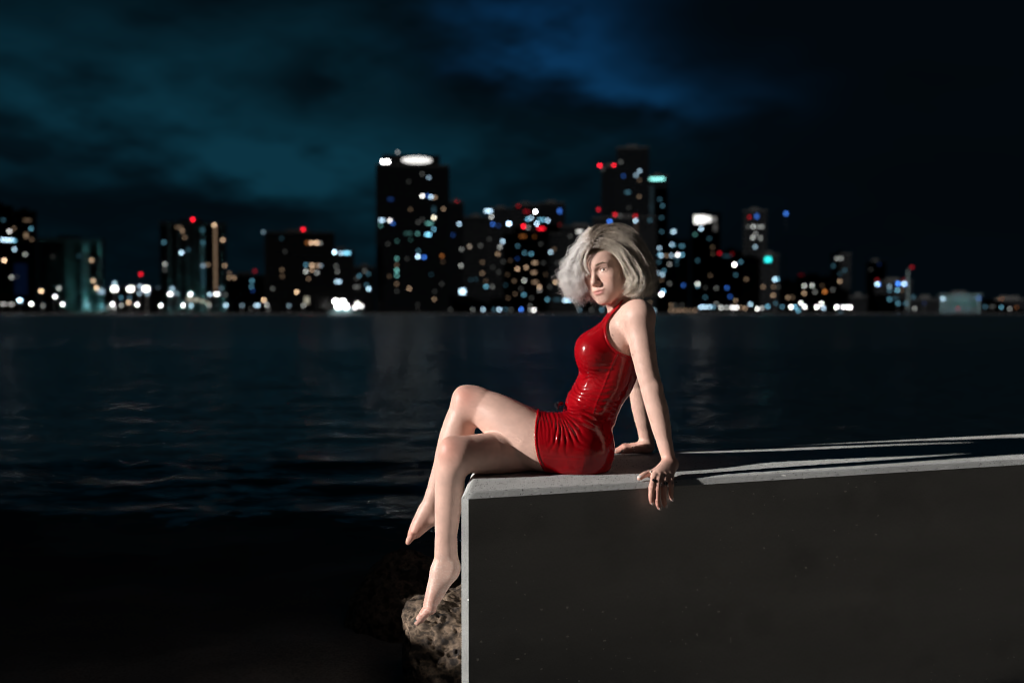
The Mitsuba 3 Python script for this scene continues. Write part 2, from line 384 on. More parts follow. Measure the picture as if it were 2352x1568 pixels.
class Tower:
    def __init__(s, row):
        s.x0, s.x1, s.top, s.D, s.phrase, s.style = row
        D = s.D
        a, b = far(s.x0, 780, D), far(s.x1, 780, D)
        c = (a + b) / 2
        r = math.hypot(c[0], c[1])
        s.rad = np.array([c[0], c[1]]) / r
        s.tan = np.array([s.rad[1], -s.rad[0]])
        s.c2 = s.rad * r
        s.w = 2 * abs(((a - b)[:2] / 2) @ s.tan)
        s.h = far((s.x0 + s.x1) / 2, s.top, c[1])[2]
        s.dep = max(14.0, min(26.0, s.w * 0.7))
        s.key = thing('tower' if s.h > 45 else 'town_building', s.phrase, 'building')
        s.M = np.eye(4)
        s.M[:2, 0], s.M[:2, 1], s.M[:2, 3] = s.tan, s.rad, s.c2
        s.build()
    def local(s, x, y):
        """Where the sight line (x, y) meets the front face: (across, up)."""
        d = far(x, y, 1000.0) - CAM
        t = ((np.r_[s.c2, 0] - CAM) @ np.r_[s.rad, 0]) / (d @ np.r_[s.rad, 0])
        p = CAM + d * t
        return (p[:2] - s.c2) @ s.tan, p[2]
    def put(s, name, mesh, bsdf, **kw):
        m = mesh.copy(); m.apply_transform(s.M)
        return part(s.key, name, m, bsdf, **kw)
    def bx(s, u0, u1, v0, v1, z0, z1):
        return box((u0, v0, z0), (u1, v1, z1))
    def build(s):
        w, h, dp = s.w / 2, s.h, s.dep
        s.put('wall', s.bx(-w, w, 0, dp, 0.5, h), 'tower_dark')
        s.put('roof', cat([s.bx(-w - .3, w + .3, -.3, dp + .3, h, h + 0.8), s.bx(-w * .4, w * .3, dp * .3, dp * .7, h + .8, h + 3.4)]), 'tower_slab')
        if s.style in ('slab', 'glass', 'piers', 'piers2'):
            n = max(1, int((h - 4) / 3.4))
            zs = 3.4 * np.arange(1, n + 1) + 1.0
            zs = zs[zs < h - 1]
            k = s.put('floor_slab', cat([s.bx(-w - .15, w + .15, -.55, 0.1, z, z + .35) for z in zs]), 'tower_slab' if s.style != 'glass' else 'tower_dark')
            labels[k] = {'kind': 'stuff'}
            us = np.arange(-w + 1.2, w - 1.0, 3.0)
            if len(us) and len(zs):
                k = s.put('dark_window', cat([s.bx(u, u + 2.0, -.12, 0.05, z + .6, z + 2.9) for z in zs for u in us]), 'tower_glass')
                labels[k] = {'kind': 'stuff'}
        if s.style == 'piers':
            for x0, x1, m_ in ((163, 186, 'dim_lit_render'), (205, 224, 'pale_render'), (246, 256, 'pale_render')):
                u0, u1 = s.local(x0, 700)[0], s.local(x1, 700)[0]
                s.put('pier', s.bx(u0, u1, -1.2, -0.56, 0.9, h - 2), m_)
            s.put('roof_slab', s.bx(-w - .5, w + .9, -1.5, dp, h - 2, h - .1), 'dim_render')
        if s.style == 'piers2':
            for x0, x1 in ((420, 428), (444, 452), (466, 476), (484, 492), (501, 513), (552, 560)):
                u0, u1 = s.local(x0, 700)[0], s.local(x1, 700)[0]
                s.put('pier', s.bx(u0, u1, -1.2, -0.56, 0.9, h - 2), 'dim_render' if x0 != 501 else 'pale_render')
            s.put('roof_slab', s.bx(-w - .5, w + .9, -1.5, dp, h - 2, h - .1), 'dim_render')
        if s.style == 'pavilion':
            for i in range(8):
                u = -w + (i + .5) * 2 * w / 8
                s.put('column', s.bx(u - .3, u + .3, -3.4, -2.8, 0.9, h - .1), 'pale_render')
            s.put('canopy', s.bx(-w - 1, w + 1, -4, 0, h - .05, h + .7), 'dim_render')
    def light(s, x, y, c, b, pw, ph):
        u, z = s.local(x, y)
        k = s.D / PX * math.hypot(1, s.c2[0] / s.c2[1])
        hw, hh = pw * k / 2, ph * k / 2
        z = max(z, 0.95 + hh)
        frac = min(1.0, min(pw, BL) * min(ph, BL) / BA)
        on_roof = z + hh > s.h + .2
        if on_roof:
            zb = s.h + .6
            if z - hh > zb:
                s.put('mast', s.bx(u - .12, u + .12, .5, .74, zb, z - hh), 'mast_metal')
            name, v0 = ('beacon' if c == 'r' else 'roof_light'), .3
        else:
            name, v0 = 'lit_window_or_wall', -1.6 if s.style.startswith('piers') else -.75  # also glowing strips that stand in for floodlit walls
        kk = s.put(name, s.bx(u - hw, u + hw, v0, v0 + .5, z - hh, z + hh), 'lamp_glass', emitter=emitter(c, b / frac))
        return kk

towers = [Tower(r) for r in B]

# lights seen in the photograph: (x, y, colour, brightness[, width, height]) in five survey sheets (origin, scale)
SHEETS = {
 'A': (0, 480, 3.675, '''30 258 c .08;85 362 w .45;127 335 o .12;60 440 b 1.2 24;130 447 c .4;132 527 b .45;250 260 o .15 14;285 337 c .25;240 400 o .25 6 10;290 435 o .1;232 572 g .25;38 628 o 1;105 783 g .3;150 775 g .08;
378 910 o 1;540 885 g .4;505 960 w 1.6;180 995 b 2.5 9;287 1027 w 2.2;30 1028 w .4 18;105 1030 w .4 12;395 1043 g .25;573 1030 w 2.2;725 590 c .06;840 627 o .45;855 815 o .6;887 882 o .9;930 915 b .6 11 10;485 595 g .03;
1292 755 r .5;1052 838 b .5;1285 865 b .4;1280 930 b .4;1355 935 b .4;1450 887 b .2;1112 970 c .2;1190 970 c .15;
802 1033 b .2;945 1060 c .2;1000 1058 g .3;1033 1030 w 2.2;1050 1062 g .5;1115 1040 g .4;1180 1015 o .9;1260 1035 w 2.2;1475 1042 w 2.2;1683 1040 w 2.2;1755 1042 b .7;1563 937 w 2.8 9;1583 888 b .5;1625 932 b .3;1748 938 w 2.2;1925 940 b .7;1990 937 w 2.2 11;1922 1042 g .35;2075 1040 b .8;2222 1040 b .2;2070 945 g .1;2350 1040 b .5;
1740 985 y .35 12;1800 992 y .35 12;1860 1003 y .3 12;1910 1022 y .2 10;
1772 252 r .9;1675 358 o .25;1645 325 o .2 14;1697 418 o .15;1505 463 c .2;1667 558 b .8;1515 663 g .35;1515 715 g .08;1860 350 c .12;1865 465 c .15;1730 530 c .08;1865 675 b .3;1910 668 o .2;1968 305 o .7;2047 442 o .5;2065 677 o .3;1978 612 o .22 5 150;
2108 745 o .15;2105 788 o .25;2150 788 o .25;2315 815 c .25;2310 870 c .2;2322 905 B .1;2340 725 r .15;2030 885 b .15;190 800 B .035 26 70;1865 780 c .10 8 50'''),
 'B': (560, 340, 3.409, '''335 818 b .2;674 795 r .8;490 872 c .05;707 910 O .2;745 910 o .8;790 910 o .8;820 912 g .2;940 990 b 1.5;995 998 b .6;1045 997 c 1.3 16;520 985 g .04;750 1100 o .6;800 1105 o .4 12;698 1097 c .25;825 1105 b .2;698 1152 g .5;750 1140 o .4;793 1165 g .3;493 1140 o .15;497 1195 o .1;720 1215 o .15;620 1328 o .8;265 1150 r .12;340 1398 o .9;415 1300 g .1;
155 1442 b .2;290 1442 b .6;365 1438 g .5;553 1445 b .25;675 1445 g .3;705 1400 y .5 10 16;228 1472 g .05;378 1475 g .1;
955 1108 g .12;965 1155 g .15;972 1240 b .9 12;1153 1192 c .2;1200 1150 g .12;1230 1175 c .12;1130 1285 g .2 14;1233 1302 b .8;1215 1270 c .15;1130 1215 g .06;
1480 138 g .25;1745 355 b .3;1690 325 g .08;1575 390 g .04;1420 540 B .12 12;1690 512 w .9;1765 520 b .7;1795 525 o .3;1735 510 B .25;1590 627 o .1;1870 622 o .25;1788 630 c .12 6 16;1788 697 y .9;1750 745 t .4 16;1655 735 g .08;1692 710 g .06;1788 795 c .4;1740 840 c 1.3 12;1570 830 t .12 18;1650 832 t .2;1590 885 t .05;1345 718 b .9 11;1412 720 w .8;1440 745 B .3;1335 765 t .15;1475 895 t .08;1397 920 g .05;1657 978 c .15;1652 1028 b 1;1705 1033 B .5;1858 1022 O .25;1865 1070 o .06;1472 1045 t .25;1472 1100 o .12;1472 1145 t .4;1472 1190 t .25;1472 1260 o .15;1472 1320 g .05;1410 1195 o .08;1578 1300 o .35;1560 1045 g .04;1792 1390 o .25;1650 1435 g .03;1795 1325 g .04;1765 1180 c .05;1855 1260 g .05;
1987 560 r .6;2005 750 b .6;1952 843 B .1;2025 965 g .2;2093 942 g .3;2018 1105 g .35;2032 1325 b 3 12 11;1930 1477 g .06;2118 1478 g .15'''),
 'C': (1100, 340, 3.409, '''252 942 o .25;412 638 b 1.5 16;438 688 g .5;450 752 B .35;500 765 B .1;587 748 b 2.2;535 898 b .6;510 945 g .4;493 1005 o .3;345 935 g .1;362 1075 o .12;360 1170 o .2;390 1235 o .08;392 1283 c .4;445 1283 g .15;305 1220 c .05;262 1225 c .05;662 937 c .15;705 855 O .25 14;805 858 O .08;657 1045 B .08;722 997 c .2;777 1005 c .3;660 1132 o .5;733 1120 o .4;808 1080 o .4 10;800 1163 o .35 10;810 1245 o .3 12;717 1230 g .5;632 1235 o .12;847 1287 o .5;848 1315 g .2;715 1352 c .3;640 1345 o .1;580 1380 o .08;942 990 b .5;970 965 o .12;985 1245 o .6;935 1285 g .06;915 1393 c .3;1075 1400 b 1.2 12;1105 1400 c .6;1000 1393 c .12 16;
668 597 r .15;725 643 r .12;750 645 r .12;712 770 r 1;862 788 r 1 16;1020 755 r .06;813 645 w 2.2;747 710 c .5;775 700 b .5;860 715 c .6 22;918 722 b .6;825 748 b .9;750 780 g .2;1020 640 B .5 6 9;
1190 815 w .7 14;1110 855 g .08;1110 965 g .15;278 1477 c .15;367 1477 b .6;460 1477 c .12;505 1477 b .8;557 1477 c .12;605 1477 g .08;692 1477 B .7;768 1447 g .12;770 1480 g .3;800 1482 w 1;1290 1480 g .08;1378 1480 c .25;1402 1430 g .25;1190 1480 c .15;
1362 253 r 1.1;1482 251 r 1.1;1388 285 g .06;1541 222 g .1;1702 298 b .4;1670 335 b .3;1700 378 o .1;1563 342 B .15;1600 480 c .2 10;1697 517 o .15;1610 612 g .04;1352 627 r .35;1492 670 r .5;1535 677 g .08;1665 682 r .35;1665 722 b .7;1447 730 B .7;1668 815 o .07 9 44;
1850 367 t 1.2 36 6;1805 580 c .04 9 90;1873 540 c .1;1897 595 c .15;1800 610 c .08 6 14;1790 718 c .12;1888 697 c .1;1890 815 c .12;1990 815 b .7 8;600 1060 o .06;540 1070 g .05;880 1080 g .05;575 1180 o .06;500 1160 g .05;450 1120 g .04;900 1180 o .06;860 920 g .05;420 880 g .05;690 1300 g .06;560 1270 c .05;780 1380 g .06;1000 1080 g .05'''),
 'D': (1600, 400, 3.92, '''190 862 b .4;312 830 b .5;325 832 c .2;410 843 c .25 9;190 925 c .3;208 937 b .5;257 937 o .2;310 937 b .4;370 930 w 1;412 930 c .4;185 1000 c .1;290 1022 g .25;360 1020 c .05;360 975 c .1;178 1110 b .4;222 1125 b .45;232 1085 c .2;212 1175 o .1;290 1210 g .12;425 1227 B .25;210 1315 w 2.5;228 1285 c .6;95 1395 o .15;138 1473 b .35;
598 673 b .7;540 730 t .15;680 770 c .08;712 855 o .08;712 920 o .06;778 912 r .25;905 920 r .08;850 940 c .08 20;565 985 c .1;565 1212 g .7;562 1235 c .2;748 1255 g .12;852 1253 B .3;882 1337 B .2;690 1130 o .08;640 1345 c .12;640 1250 g .04;926 1027 w 2.5;988 997 c .2;938 1125 c .12;1042 1167 o .15;
1072 560 r .2;1145 552 B .4 6 9;1108 653 g .4;1060 653 g .1;1150 655 g .2;1190 653 g .3 9;1133 725 g .25;1105 762 g .4;1180 765 g .25;1130 852 b .35;1255 975 C 1.6 13 11;
1322 1168 b .8;1345 1168 c .4;1208 1243 o .2;1310 1243 o .15;1355 1243 g .05;1305 1325 o .3;1450 1347 o .25;1495 1345 o .1;1610 1232 g .5;1687 1230 g .5;1785 1230 o .06;1610 1305 o .35;1715 1293 g .15;1810 1290 O .4;1580 1125 r .05 11;1890 1270 g .08;
305 1420 o .2;345 1420 g .06;410 1420 g .06;300 1473 o .22;345 1473 o .22;393 1473 o .24;443 1473 o .24;495 1473 o .22;540 1473 o .2;597 1440 b .8;637 1440 b .8;680 1440 b .8;715 1440 c .3;748 1408 g .2;793 1445 g .7;850 1445 g .4;905 1445 w 1;945 1445 w 1;990 1445 o .25;1030 1452 o .35;937 1377 o .25;1083 1413 b .7;1150 1457 w 1;1195 1450 g .5;1252 1435 c .5;1328 1403 c .15;1395 1437 c .25;1478 1440 w 1.6;1520 1440 c .7;1577 1402 w 1.2;1615 1440 w 1.2;1550 1475 c .4;1730 1440 w 1.6;1778 1405 w 1.2;1798 1450 b .7;1926 1440 w 2.2'''),
 'E': (2060, 600, 4.704, '''150 218 g .25;200 215 g .25;110 305 c .1;243 355 c .1;185 398 c .05;185 485 o .3;105 585 g .1;225 788 w 1.2;270 788 w 2.6;310 790 w 2.2;195 840 c .1;15 605 O .15;550 347 g .03;650 285 B .03;628 518 b .9;640 520 B .6;942 515 b 1;950 520 B .5;872 513 B .9;625 468 r .12;937 468 r .08;717 498 B .2;770 545 b .25;770 590 c .15;862 590 c .4;910 590 o .1;768 697 c .25;840 690 c .1 12;872 745 c .3;962 745 c .2;1050 668 c .12;1065 805 g .3;1180 740 B .05;
1395 690 b .8;1820 683 B .3;1490 700 t .08 10 12;1580 705 t .1 10 12;1670 700 t .1 10 12;1760 750 t .12 10 14;1600 755 t .10 60 9;1575 805 r .2;1895 782 c .15;2045 705 o .5;2090 700 O .35;2193 710 o .6;2085 790 c .3;2185 808 g .25;2265 790 O .12;1980 780 g .1 14'''),
}
lamps = []
for ox, oy, sc, rows in SHEETS.values():
    for r in rows.replace('\n', '').split(';'):
        q = r.split()
        x, y = ox + float(q[0]) / sc, oy + float(q[1]) / sc
        c, b = q[2], float(q[3])
        if c in 'oO': b *= .8
        if b < 1.2: b = 0.80 * b ** 1.3 + 0.2 * b * b
        pw = float(q[4]) if len(q) > 4 else 4.4
        ph = float(q[5]) if len(q) > 5 else 4.4
        if y > 751 or (x < 640 and y > 733 and b > .18 and pw < 12):
            lamps.append((x, y, c, b, pw, ph)); continue
        inside = [t for t in towers if t.x0 - 3 <= x <= t.x1 + 3 and y >= t.top - 18]
        if not inside:
            inside = sorted(towers, key=lambda t: max(t.x0 - x, x - t.x1, 0) + max(t.top - y, 0))[:1]
        min(inside, key=lambda t: t.D).light(x, y, c, b, pw, ph)

# the big signs
def sign(tw, name, x, y, w, h, c, b, oval=False):
    u, z = tw.local(x, y)
    k = tw.D / PX
    if oval:
        m = trimesh.creation.cylinder(radius=1.0, height=1.0, sections=40)
        m.apply_transform(np.array([[w * k / 2, 0, 0, u], [0, 0, 0.6, -.9], [0, h * k / 2, 0, z], [0, 0, 0, 1.0]]))
        m.fix_normals()
    else:
        m = tw.bx(u - w * k / 2, u + w * k / 2, -1.2, -.6, z - h * k / 2, z + h * k / 2)
    return tw.put(name, m, 'lamp_glass', emitter=emitter(c, b))
T5 = towers[9]
crown_w = T5.local(1100, 400)[0]; crown_l = T5.local(955, 400)[0]
T5.put('crown', T5.bx(crown_l, crown_w, 2, 16, T5.h + .8, T5.local(1000, 386)[1]), 'tower_dark')
k_ = sign(T5, 'oval_sign', 1042, 401, 74, 17, 'w', 1.3, True); labels[k_] = {'label': 'glowing white oval sign on the crown'}
for xx in (958, 969):
    T5.light(xx, 404, 'w', 4, 7, 7)
T9 = towers[22]
for (x, y, w, h, b) in ((1749, 549, 26, 20, 2.0), (1765, 548, 22, 14, 1.6), (1783, 548, 14, 10, .25), (1788, 568, 8, 18, .08)):
    sign(T9, 'white_sign', x, y, w, h, 'w', b)

# unseen floodlights before the piers and pavilion, placed to light their walls
def unseen_uplight(tw, x, out, L, c, w=3.0, name='unseen_uplight'):
    u = tw.local(x, 700)[0]
    a = np.array([u, -out, 1.2]); n_ = unit_([0, math.cos(.75), math.sin(.75)])
    t_ = np.array([1.0, 0, 0]); b_ = np.cross(n_, t_)
    q = [a + sx * t_ * w / 2 + sy * b_ * .8 for sx, sy in ((-1, -1), (1, -1), (1, 1), (-1, 1))]
    m = trimesh.Trimesh(np.array(q), [[0, 1, 2], [0, 2, 3]], process=False)
    if m.face_normals[0] @ n_ < 0: m.invert()
    tw.put('unseen_uplight_housing', box(a - [w / 2 + .1, .5, .9], a + [w / 2 + .1, -.12, .3]), 'mast_metal')
    return tw.put(name, m, 'lamp_glass', emitter=emitter(c, L))
def unit_(v): v = np.asarray(v, float); return v / np.linalg.norm(v)
for x, L in ((175, 25), (215, 900), (251, 900)): unseen_uplight(towers[2], x, 12, L, 't')
for x, L in ((440, 90), (505, 320), (556, 90)): unseen_uplight(towers[4], x, 12, L, 't')
unseen_uplight(towers[33], 2400, 16, 100, 'c', 8.0)
# crane mast and a slim antenna on the right bank
ck = thing('crane_mast', 'thin dim mast with a dull red light on its top, far right', 'mast')
p0, p1 = far(2271, 760, 840), far(2271, 674, 840)
part(ck, 'pole', tube([[p0[0], p0[1], .5], p1], 0.9, 6), 'dim_render')
part(ck, 'beacon', trimesh.creation.icosphere(2, 1.1).apply_translation(far(2280, 668, 840)), 'lamp_glass', emitter=emitter('r', .6))
part(ck, 'arm', tube([p1, far(2280, 670, 840)], 0.3, 5), 'mast_metal')
ak = thing('antenna_mast', 'very thin antenna with a single deep blue light high in the sky', 'mast')
q = far(1965, 534, 900)
part(ak, 'pole', tube([[q[0], q[1], .5], [q[0], q[1], q[2] - 1.0]], [0.35, 0.1], 6), 'mast_metal')
part(ak, 'beacon', trimesh.creation.icosphere(2, 1.25).apply_translation(q), 'lamp_glass', emitter=emitter('B', 2.2))

# floodlights over the quay shed
for i, x in enumerate((286, 326, 365)):
    fk = thing('floodlight_mast', f'{("left", "middle", "right")[i]} one of three bright white floodlights over the quay shed', 'floodlight', 'floodlights over the quay shed')
    p = far(x, 722, 735)
    part(fk, 'pole', tube([[p[0], p[1] + .6, .8], [p[0], p[1] + .6, p[2] - 1]], .2, 6), 'mast_metal')
    part(fk, 'lamp', box(p - [1.9, .2, 1.4], p + [1.9, .2, 1.4]), 'lamp_glass', emitter=emitter('w', 9.0))
# moored launch with a blaze of deck lights
yk = thing('moored_launch', 'moored launch blazing with white deck lights on the water left of the main tower', 'boat')
yc = far(865, 783, 660)
def hull():
    xs = np.linspace(-11, 11, 15); vs = []; fs = []
    for i, x in enumerate(xs):
        w = 2.6 * (1 - max(0, (x - 3) / 8.2) ** 2) if x > 3 else 2.6
        w = max(w, .05)
        sh = 2.0 + .02 * (x + 11)
        vs += [[x, -w, sh], [x, -w * .7, -.3], [x, w * .7, -.3], [x, w, sh]]
    for i in range(14):
        for j in range(4):
            a, b = i * 4 + j, i * 4 + (j + 1) % 4
            fs.append([a, b, b + 4, a + 4])
    fs += [[0, 3, 2, 1], [56, 57, 58, 59]]
    f = np.array(fs)
    return trimesh.Trimesh(np.array(vs, float), np.vstack([f[:, [0, 1, 2]], f[:, [0, 2, 3]]]), process=False)
hm = hull(); hm.apply_translation([yc[0], yc[1], 0]); part(yk, 'hull', hm, 'pale_render')
part(yk, 'cabin', cat([box((yc[0] - 7, yc[1] - 1.8, 2.1), (yc[0] + 4, yc[1] + 1.8, 4.4)), box((yc[0] - 4, yc[1] - 1.4, 4.45), (yc[0] + 1, yc[1] + 1.4, 6.2))]), 'pale_render')
for (zx, zy, b, s) in ((950, 1410, 7, 8), (1012, 1410, 7, 8), (970, 1450, 7, 8), (1040, 1450, 7, 8), (1137, 1430, 1.5, 6.5), (1117, 1460, 1.5, 6.5), (1168, 1450, 1.2, 6.5)):
    p = far(560 + zx / 3.409, 340 + zy / 3.409, 657); r = s * 657 / PX / 2
    p[2] = max(p[2], .5 + r)
    part(yk, 'deck_light', box(p - [r, .3, r], p + [r, .3, r]), 'lamp_glass', emitter=emitter('w', b / .24))
# street lamps and quay lights along the far waterfront
SHORT = ['dark tower cut by the left edge', 'tower with the blue strip', 'block with pale piers', 'quay shed', 'block with the warm strip', 'dim block beside the warm strip', 'wide block of warm windows',
 'block with the turquoise sign', 'dim block by the crowned tower', 'oval crowned tower', 'narrow tower with the red beacon', 'tower with the roof sign', 'tower with dull red lights', 'tower with the red sign',
 'broad block left of the woman', 'slim tower with the blue light', 'block behind the hair', 'twin tower', 'tallest tower', 'podium behind the hair', 'blue glass tower', 'block right of the hair', 'tower with the white sign',
 'dim tower by the white sign', 'striped tower', 'tower with the turquoise light', 'low block by the turquoise light', 'block with four warm windows', 'lone faint tower', 'shed right of the faint tower',
 'unlit tower by the crane mast', 'building at the crane mast', 'shed left of the pavilion', 'teal pavilion', 'shed at the right end']
def near_tower(x):
    return min(range(len(towers)), key=lambda i: max(towers[i].x0 - x, x - towers[i].x1, 0) * 10 + abs((towers[i].x0 + towers[i].x1) / 2 - x) * .01)
rows_ = []
for (x, y, c, b, pw, ph) in sorted(lamps):
    D = 706 + (int(x * 7) % 9)
    p = far(x, y, D); k = D / PX
    hw, hh = pw * k / 2, ph * k / 2
    p[2] = max(p[2], .95 + hh)
    kind = 'street lamp' if p[2] > 3.6 else 'quay light'
    rows_.append((f'{WORD[c]} {kind}', f'before the {SHORT[near_tower(x)]}', kind, p, hw, hh, c, b, pw, ph))
ORD = 'first second third fourth fifth sixth seventh eighth ninth tenth eleventh twelfth'.split()
from collections import Counter
total_, seen_ = Counter((r[0], r[1]) for r in rows_), Counter()
for what, where, kind, p, hw, hh, c, b, pw, ph in rows_:
    i = seen_[what, where]; seen_[what, where] += 1
    lab = f'{what} {where}' if total_[what, where] == 1 else f'{ORD[i]} {what} from the left {where}'
    lk = thing(kind.replace(' ', '_'), lab, kind, f'waterfront lights {where}')
    part(lk, 'pole', tube([[p[0], p[1] + .25, .7], [p[0], p[1] + .25, p[2] + hh + .1]], [.12, .08], 6), 'mast_metal')
    frac = min(1.0, min(pw, BL) * min(ph, BL) / BA)
    lm = trimesh.creation.icosphere(1, 1.0); lm.apply_scale([hw, .2, hh]); lm.apply_translation(p)
    part(lk, 'lamp', lm, 'lamp_glass', emitter=emitter(c, b / frac / .8))
# ================================================================ the woman: one continuous body grown from a signed distance field
def smin(a, b, k):
    h = np.clip(0.5 + 0.5 * (b - a) / k, 0, 1)
    return b + (a - b) * h - k * h * (1 - h)
def smax(a, b, k): return -smin(-a, -b, k)
def unit(v): v = np.asarray(v, float); return v / np.linalg.norm(v)

class Cap:
    """Tapered limb; flat = (axis, factor) thins or widens its section along an axis."""
    def __init__(s, a, b, ra, rb, k=0.015, flat=None):
        s.a, s.b, s.ra, s.rb, s.k, s.flat = np.asarray(a, float), np.asarray(b, float), ra, rb, k, flat
        f = max(1, flat[1]) if flat else 1
        s.c, s.r = (s.a + s.b) / 2, np.linalg.norm(s.b - s.a) / 2 + max(ra, rb) * f
    def __call__(s, p):
        ab = s.b - s.a
        q = p - s.a
        if s.flat:
            ax, f = s.flat
            e = q - np.outer(np.clip(q @ ab / (ab @ ab), 0, 1), ab)
            t = np.clip(q @ ab / (ab @ ab), 0, 1)
            e = e + np.outer((e @ ax) * (1 / f - 1), ax)
            return (np.linalg.norm(e, axis=1) - (s.ra + (s.rb - s.ra) * t)) * min(1, f)
        t = np.clip(q @ ab / (ab @ ab), 0, 1)
        return np.linalg.norm(q - t[:, None] * ab, axis=1) - (s.ra + (s.rb - s.ra) * t)

class Chain:
    """A limb: a smooth centre line through the given joints, its radius eased along it; flat[i] = depth factor along axis."""
    def __init__(s, pts, radii, k=0.015, n=2, flat=None, axis=None):
        s.soft = 0.2 * max(radii)
        from scipy.interpolate import PchipInterpolator as PI, CubicSpline as CS
        P = np.asarray(pts, float); L = np.r_[0, np.cumsum(np.linalg.norm(np.diff(P, axis=0), axis=1))]
        t = np.unique(np.concatenate([np.linspace(L[i], L[i + 1], n + 1) for i in range(len(L) - 1)]))
        s.P = np.stack([PI(L, P[:, j])(t) for j in range(3)], 1) if len(P) > 2 else np.stack([np.interp(t, L, P[:, j]) for j in range(3)], 1)
        s.R = PI(L, radii)(t) if len(P) > 2 else np.interp(t, L, radii)
        s.F = np.interp(t, L, flat) if flat is not None else None
        s.axis, s.k = axis, k
        s.c = (s.P.min(0) + s.P.max(0)) / 2
        s.r = np.linalg.norm(s.P - s.c, axis=1).max() + max(radii) * (max(1, max(flat)) if flat is not None else 1)
    def __call__(s, p):
        n = len(s.P) - 1
        D = np.empty((n, len(p)), np.float64); Tt = np.empty_like(D)
        for i in range(n):                                   # distance to each piece of the centre line
            a, ab = s.P[i], s.P[i + 1] - s.P[i]
            q = p - a
            t = np.clip((q @ ab) / (ab @ ab), 0, 1)
            Tt[i] = i + t
            q -= t[:, None] * ab
            D[i] = np.sqrt(np.einsum('ij,ij->i', q, q))
        W = np.exp((D.min(0) - D) / s.soft)                  # eased foot point: no creases between the pieces
        u = (W * Tt).sum(0) / W.sum(0)
        k = np.minimum(u.astype(int), n - 1); f = (u - k)[:, None]
        e = p - (s.P[k] * (1 - f) + s.P[k + 1] * f)
        f = f[:, 0]
        r = s.R[k] * (1 - f) + s.R[k + 1] * f
        if s.F is None:
            return np.sqrt(np.einsum('ij,ij->i', e, e)) - r
        g = s.F[k] * (1 - f) + s.F[k + 1] * f
        w = e @ s.axis
        return (np.sqrt(np.maximum((e * e).sum(1) - w * w, 0) + (w / g) ** 2) - r) * np.minimum(1, g)

class Ell:
    def __init__(s, c, r, R=None, k=0.015):
        s.c, s.rad, s.R, s.k = np.asarray(c, float), np.asarray(r, float), R, k
        s.r = max(r)
    def __call__(s, p):
        q = p - s.c
        if s.R is not None: q = q @ s.R          # columns of R are the axes
        k0 = np.linalg.norm(q / s.rad, axis=1); k1 = np.linalg.norm(q / s.rad ** 2, axis=1)
        return np.where(k1 > 1e-9, k0 * (k0 - 1) / np.maximum(k1, 1e-9), -s.rad.min())

class Loft:
    """Trunk: a straight axis with a centre line, half depth and half width that vary along it."""
    def __init__(s, base, axis, fwd, wid, S, U, A, Bw, yaw, k=0.02):
        from scipy.interpolate import PchipInterpolator as PI
        s.base, s.ax, s.fw, s.wd, s.k = base, axis, fwd, wid, k
        s.S0, s.S1 = S[0], S[-1]
        s.U, s.A, s.Bw, s.Y = PI(S, U), PI(S, A), PI(S, Bw), PI(S, yaw)
        s.c = base + axis * (S[0] + S[-1]) / 2; s.r = (S[-1] - S[0]) / 2 + 0.2
    def __call__(s, p):
        q = p - s.base
        h = q @ s.ax
        hc = np.clip(h, s.S0, s.S1)
        y = s.Y(hc)
        u, w = q @ s.fw - s.U(hc), q @ s.wd
        u, w = u * np.cos(y) + w * np.sin(y), -u * np.sin(y) + w * np.cos(y)
        a, b = s.A(hc), s.Bw(hc)
        e = 2.25
        k0 = (np.abs(u / a) ** e + np.abs(w / b) ** e + 1e-12) ** (1 / e)
        g = np.sqrt((u / a ** 2) ** 2 + (w / b ** 2) ** 2) / np.maximum(np.sqrt((u / a) ** 2 + (w / b) ** 2), 1e-6)
        d = (k0 - 1) / np.maximum(g, 1e-6)
        over = np.abs(h - hc)
        return np.where(over > 0, np.sqrt(np.maximum(d, 0) ** 2 + over ** 2) + np.minimum(d, 0) * (over == 0), d)

class Group:
    def __init__(s, prims, k=0.02, carve=()):
        s.p, s.k, s.carve = prims, k, list(carve)
    def __call__(s, pts, cc, cr):
        d = None
        for q in s.p:
            if np.linalg.norm(q.c - cc) > q.r + cr + 0.045: continue
            v = q(pts)
            d = v if d is None else smin(d, v, q.k)
        if d is None: return None
        for q in s.carve:
            if np.linalg.norm(q.c - cc) > q.r + cr + 0.03: continue
            d = smax(d, -q(pts), q.k)
        return d

def field(groups, pts, cc, cr):
    d = None
    for g in groups:
        v = g(pts, cc, cr)
        if v is None: continue
        d = v if d is None else smin(d, v, g.k)
    return np.full(len(pts), 0.06) if d is None else d

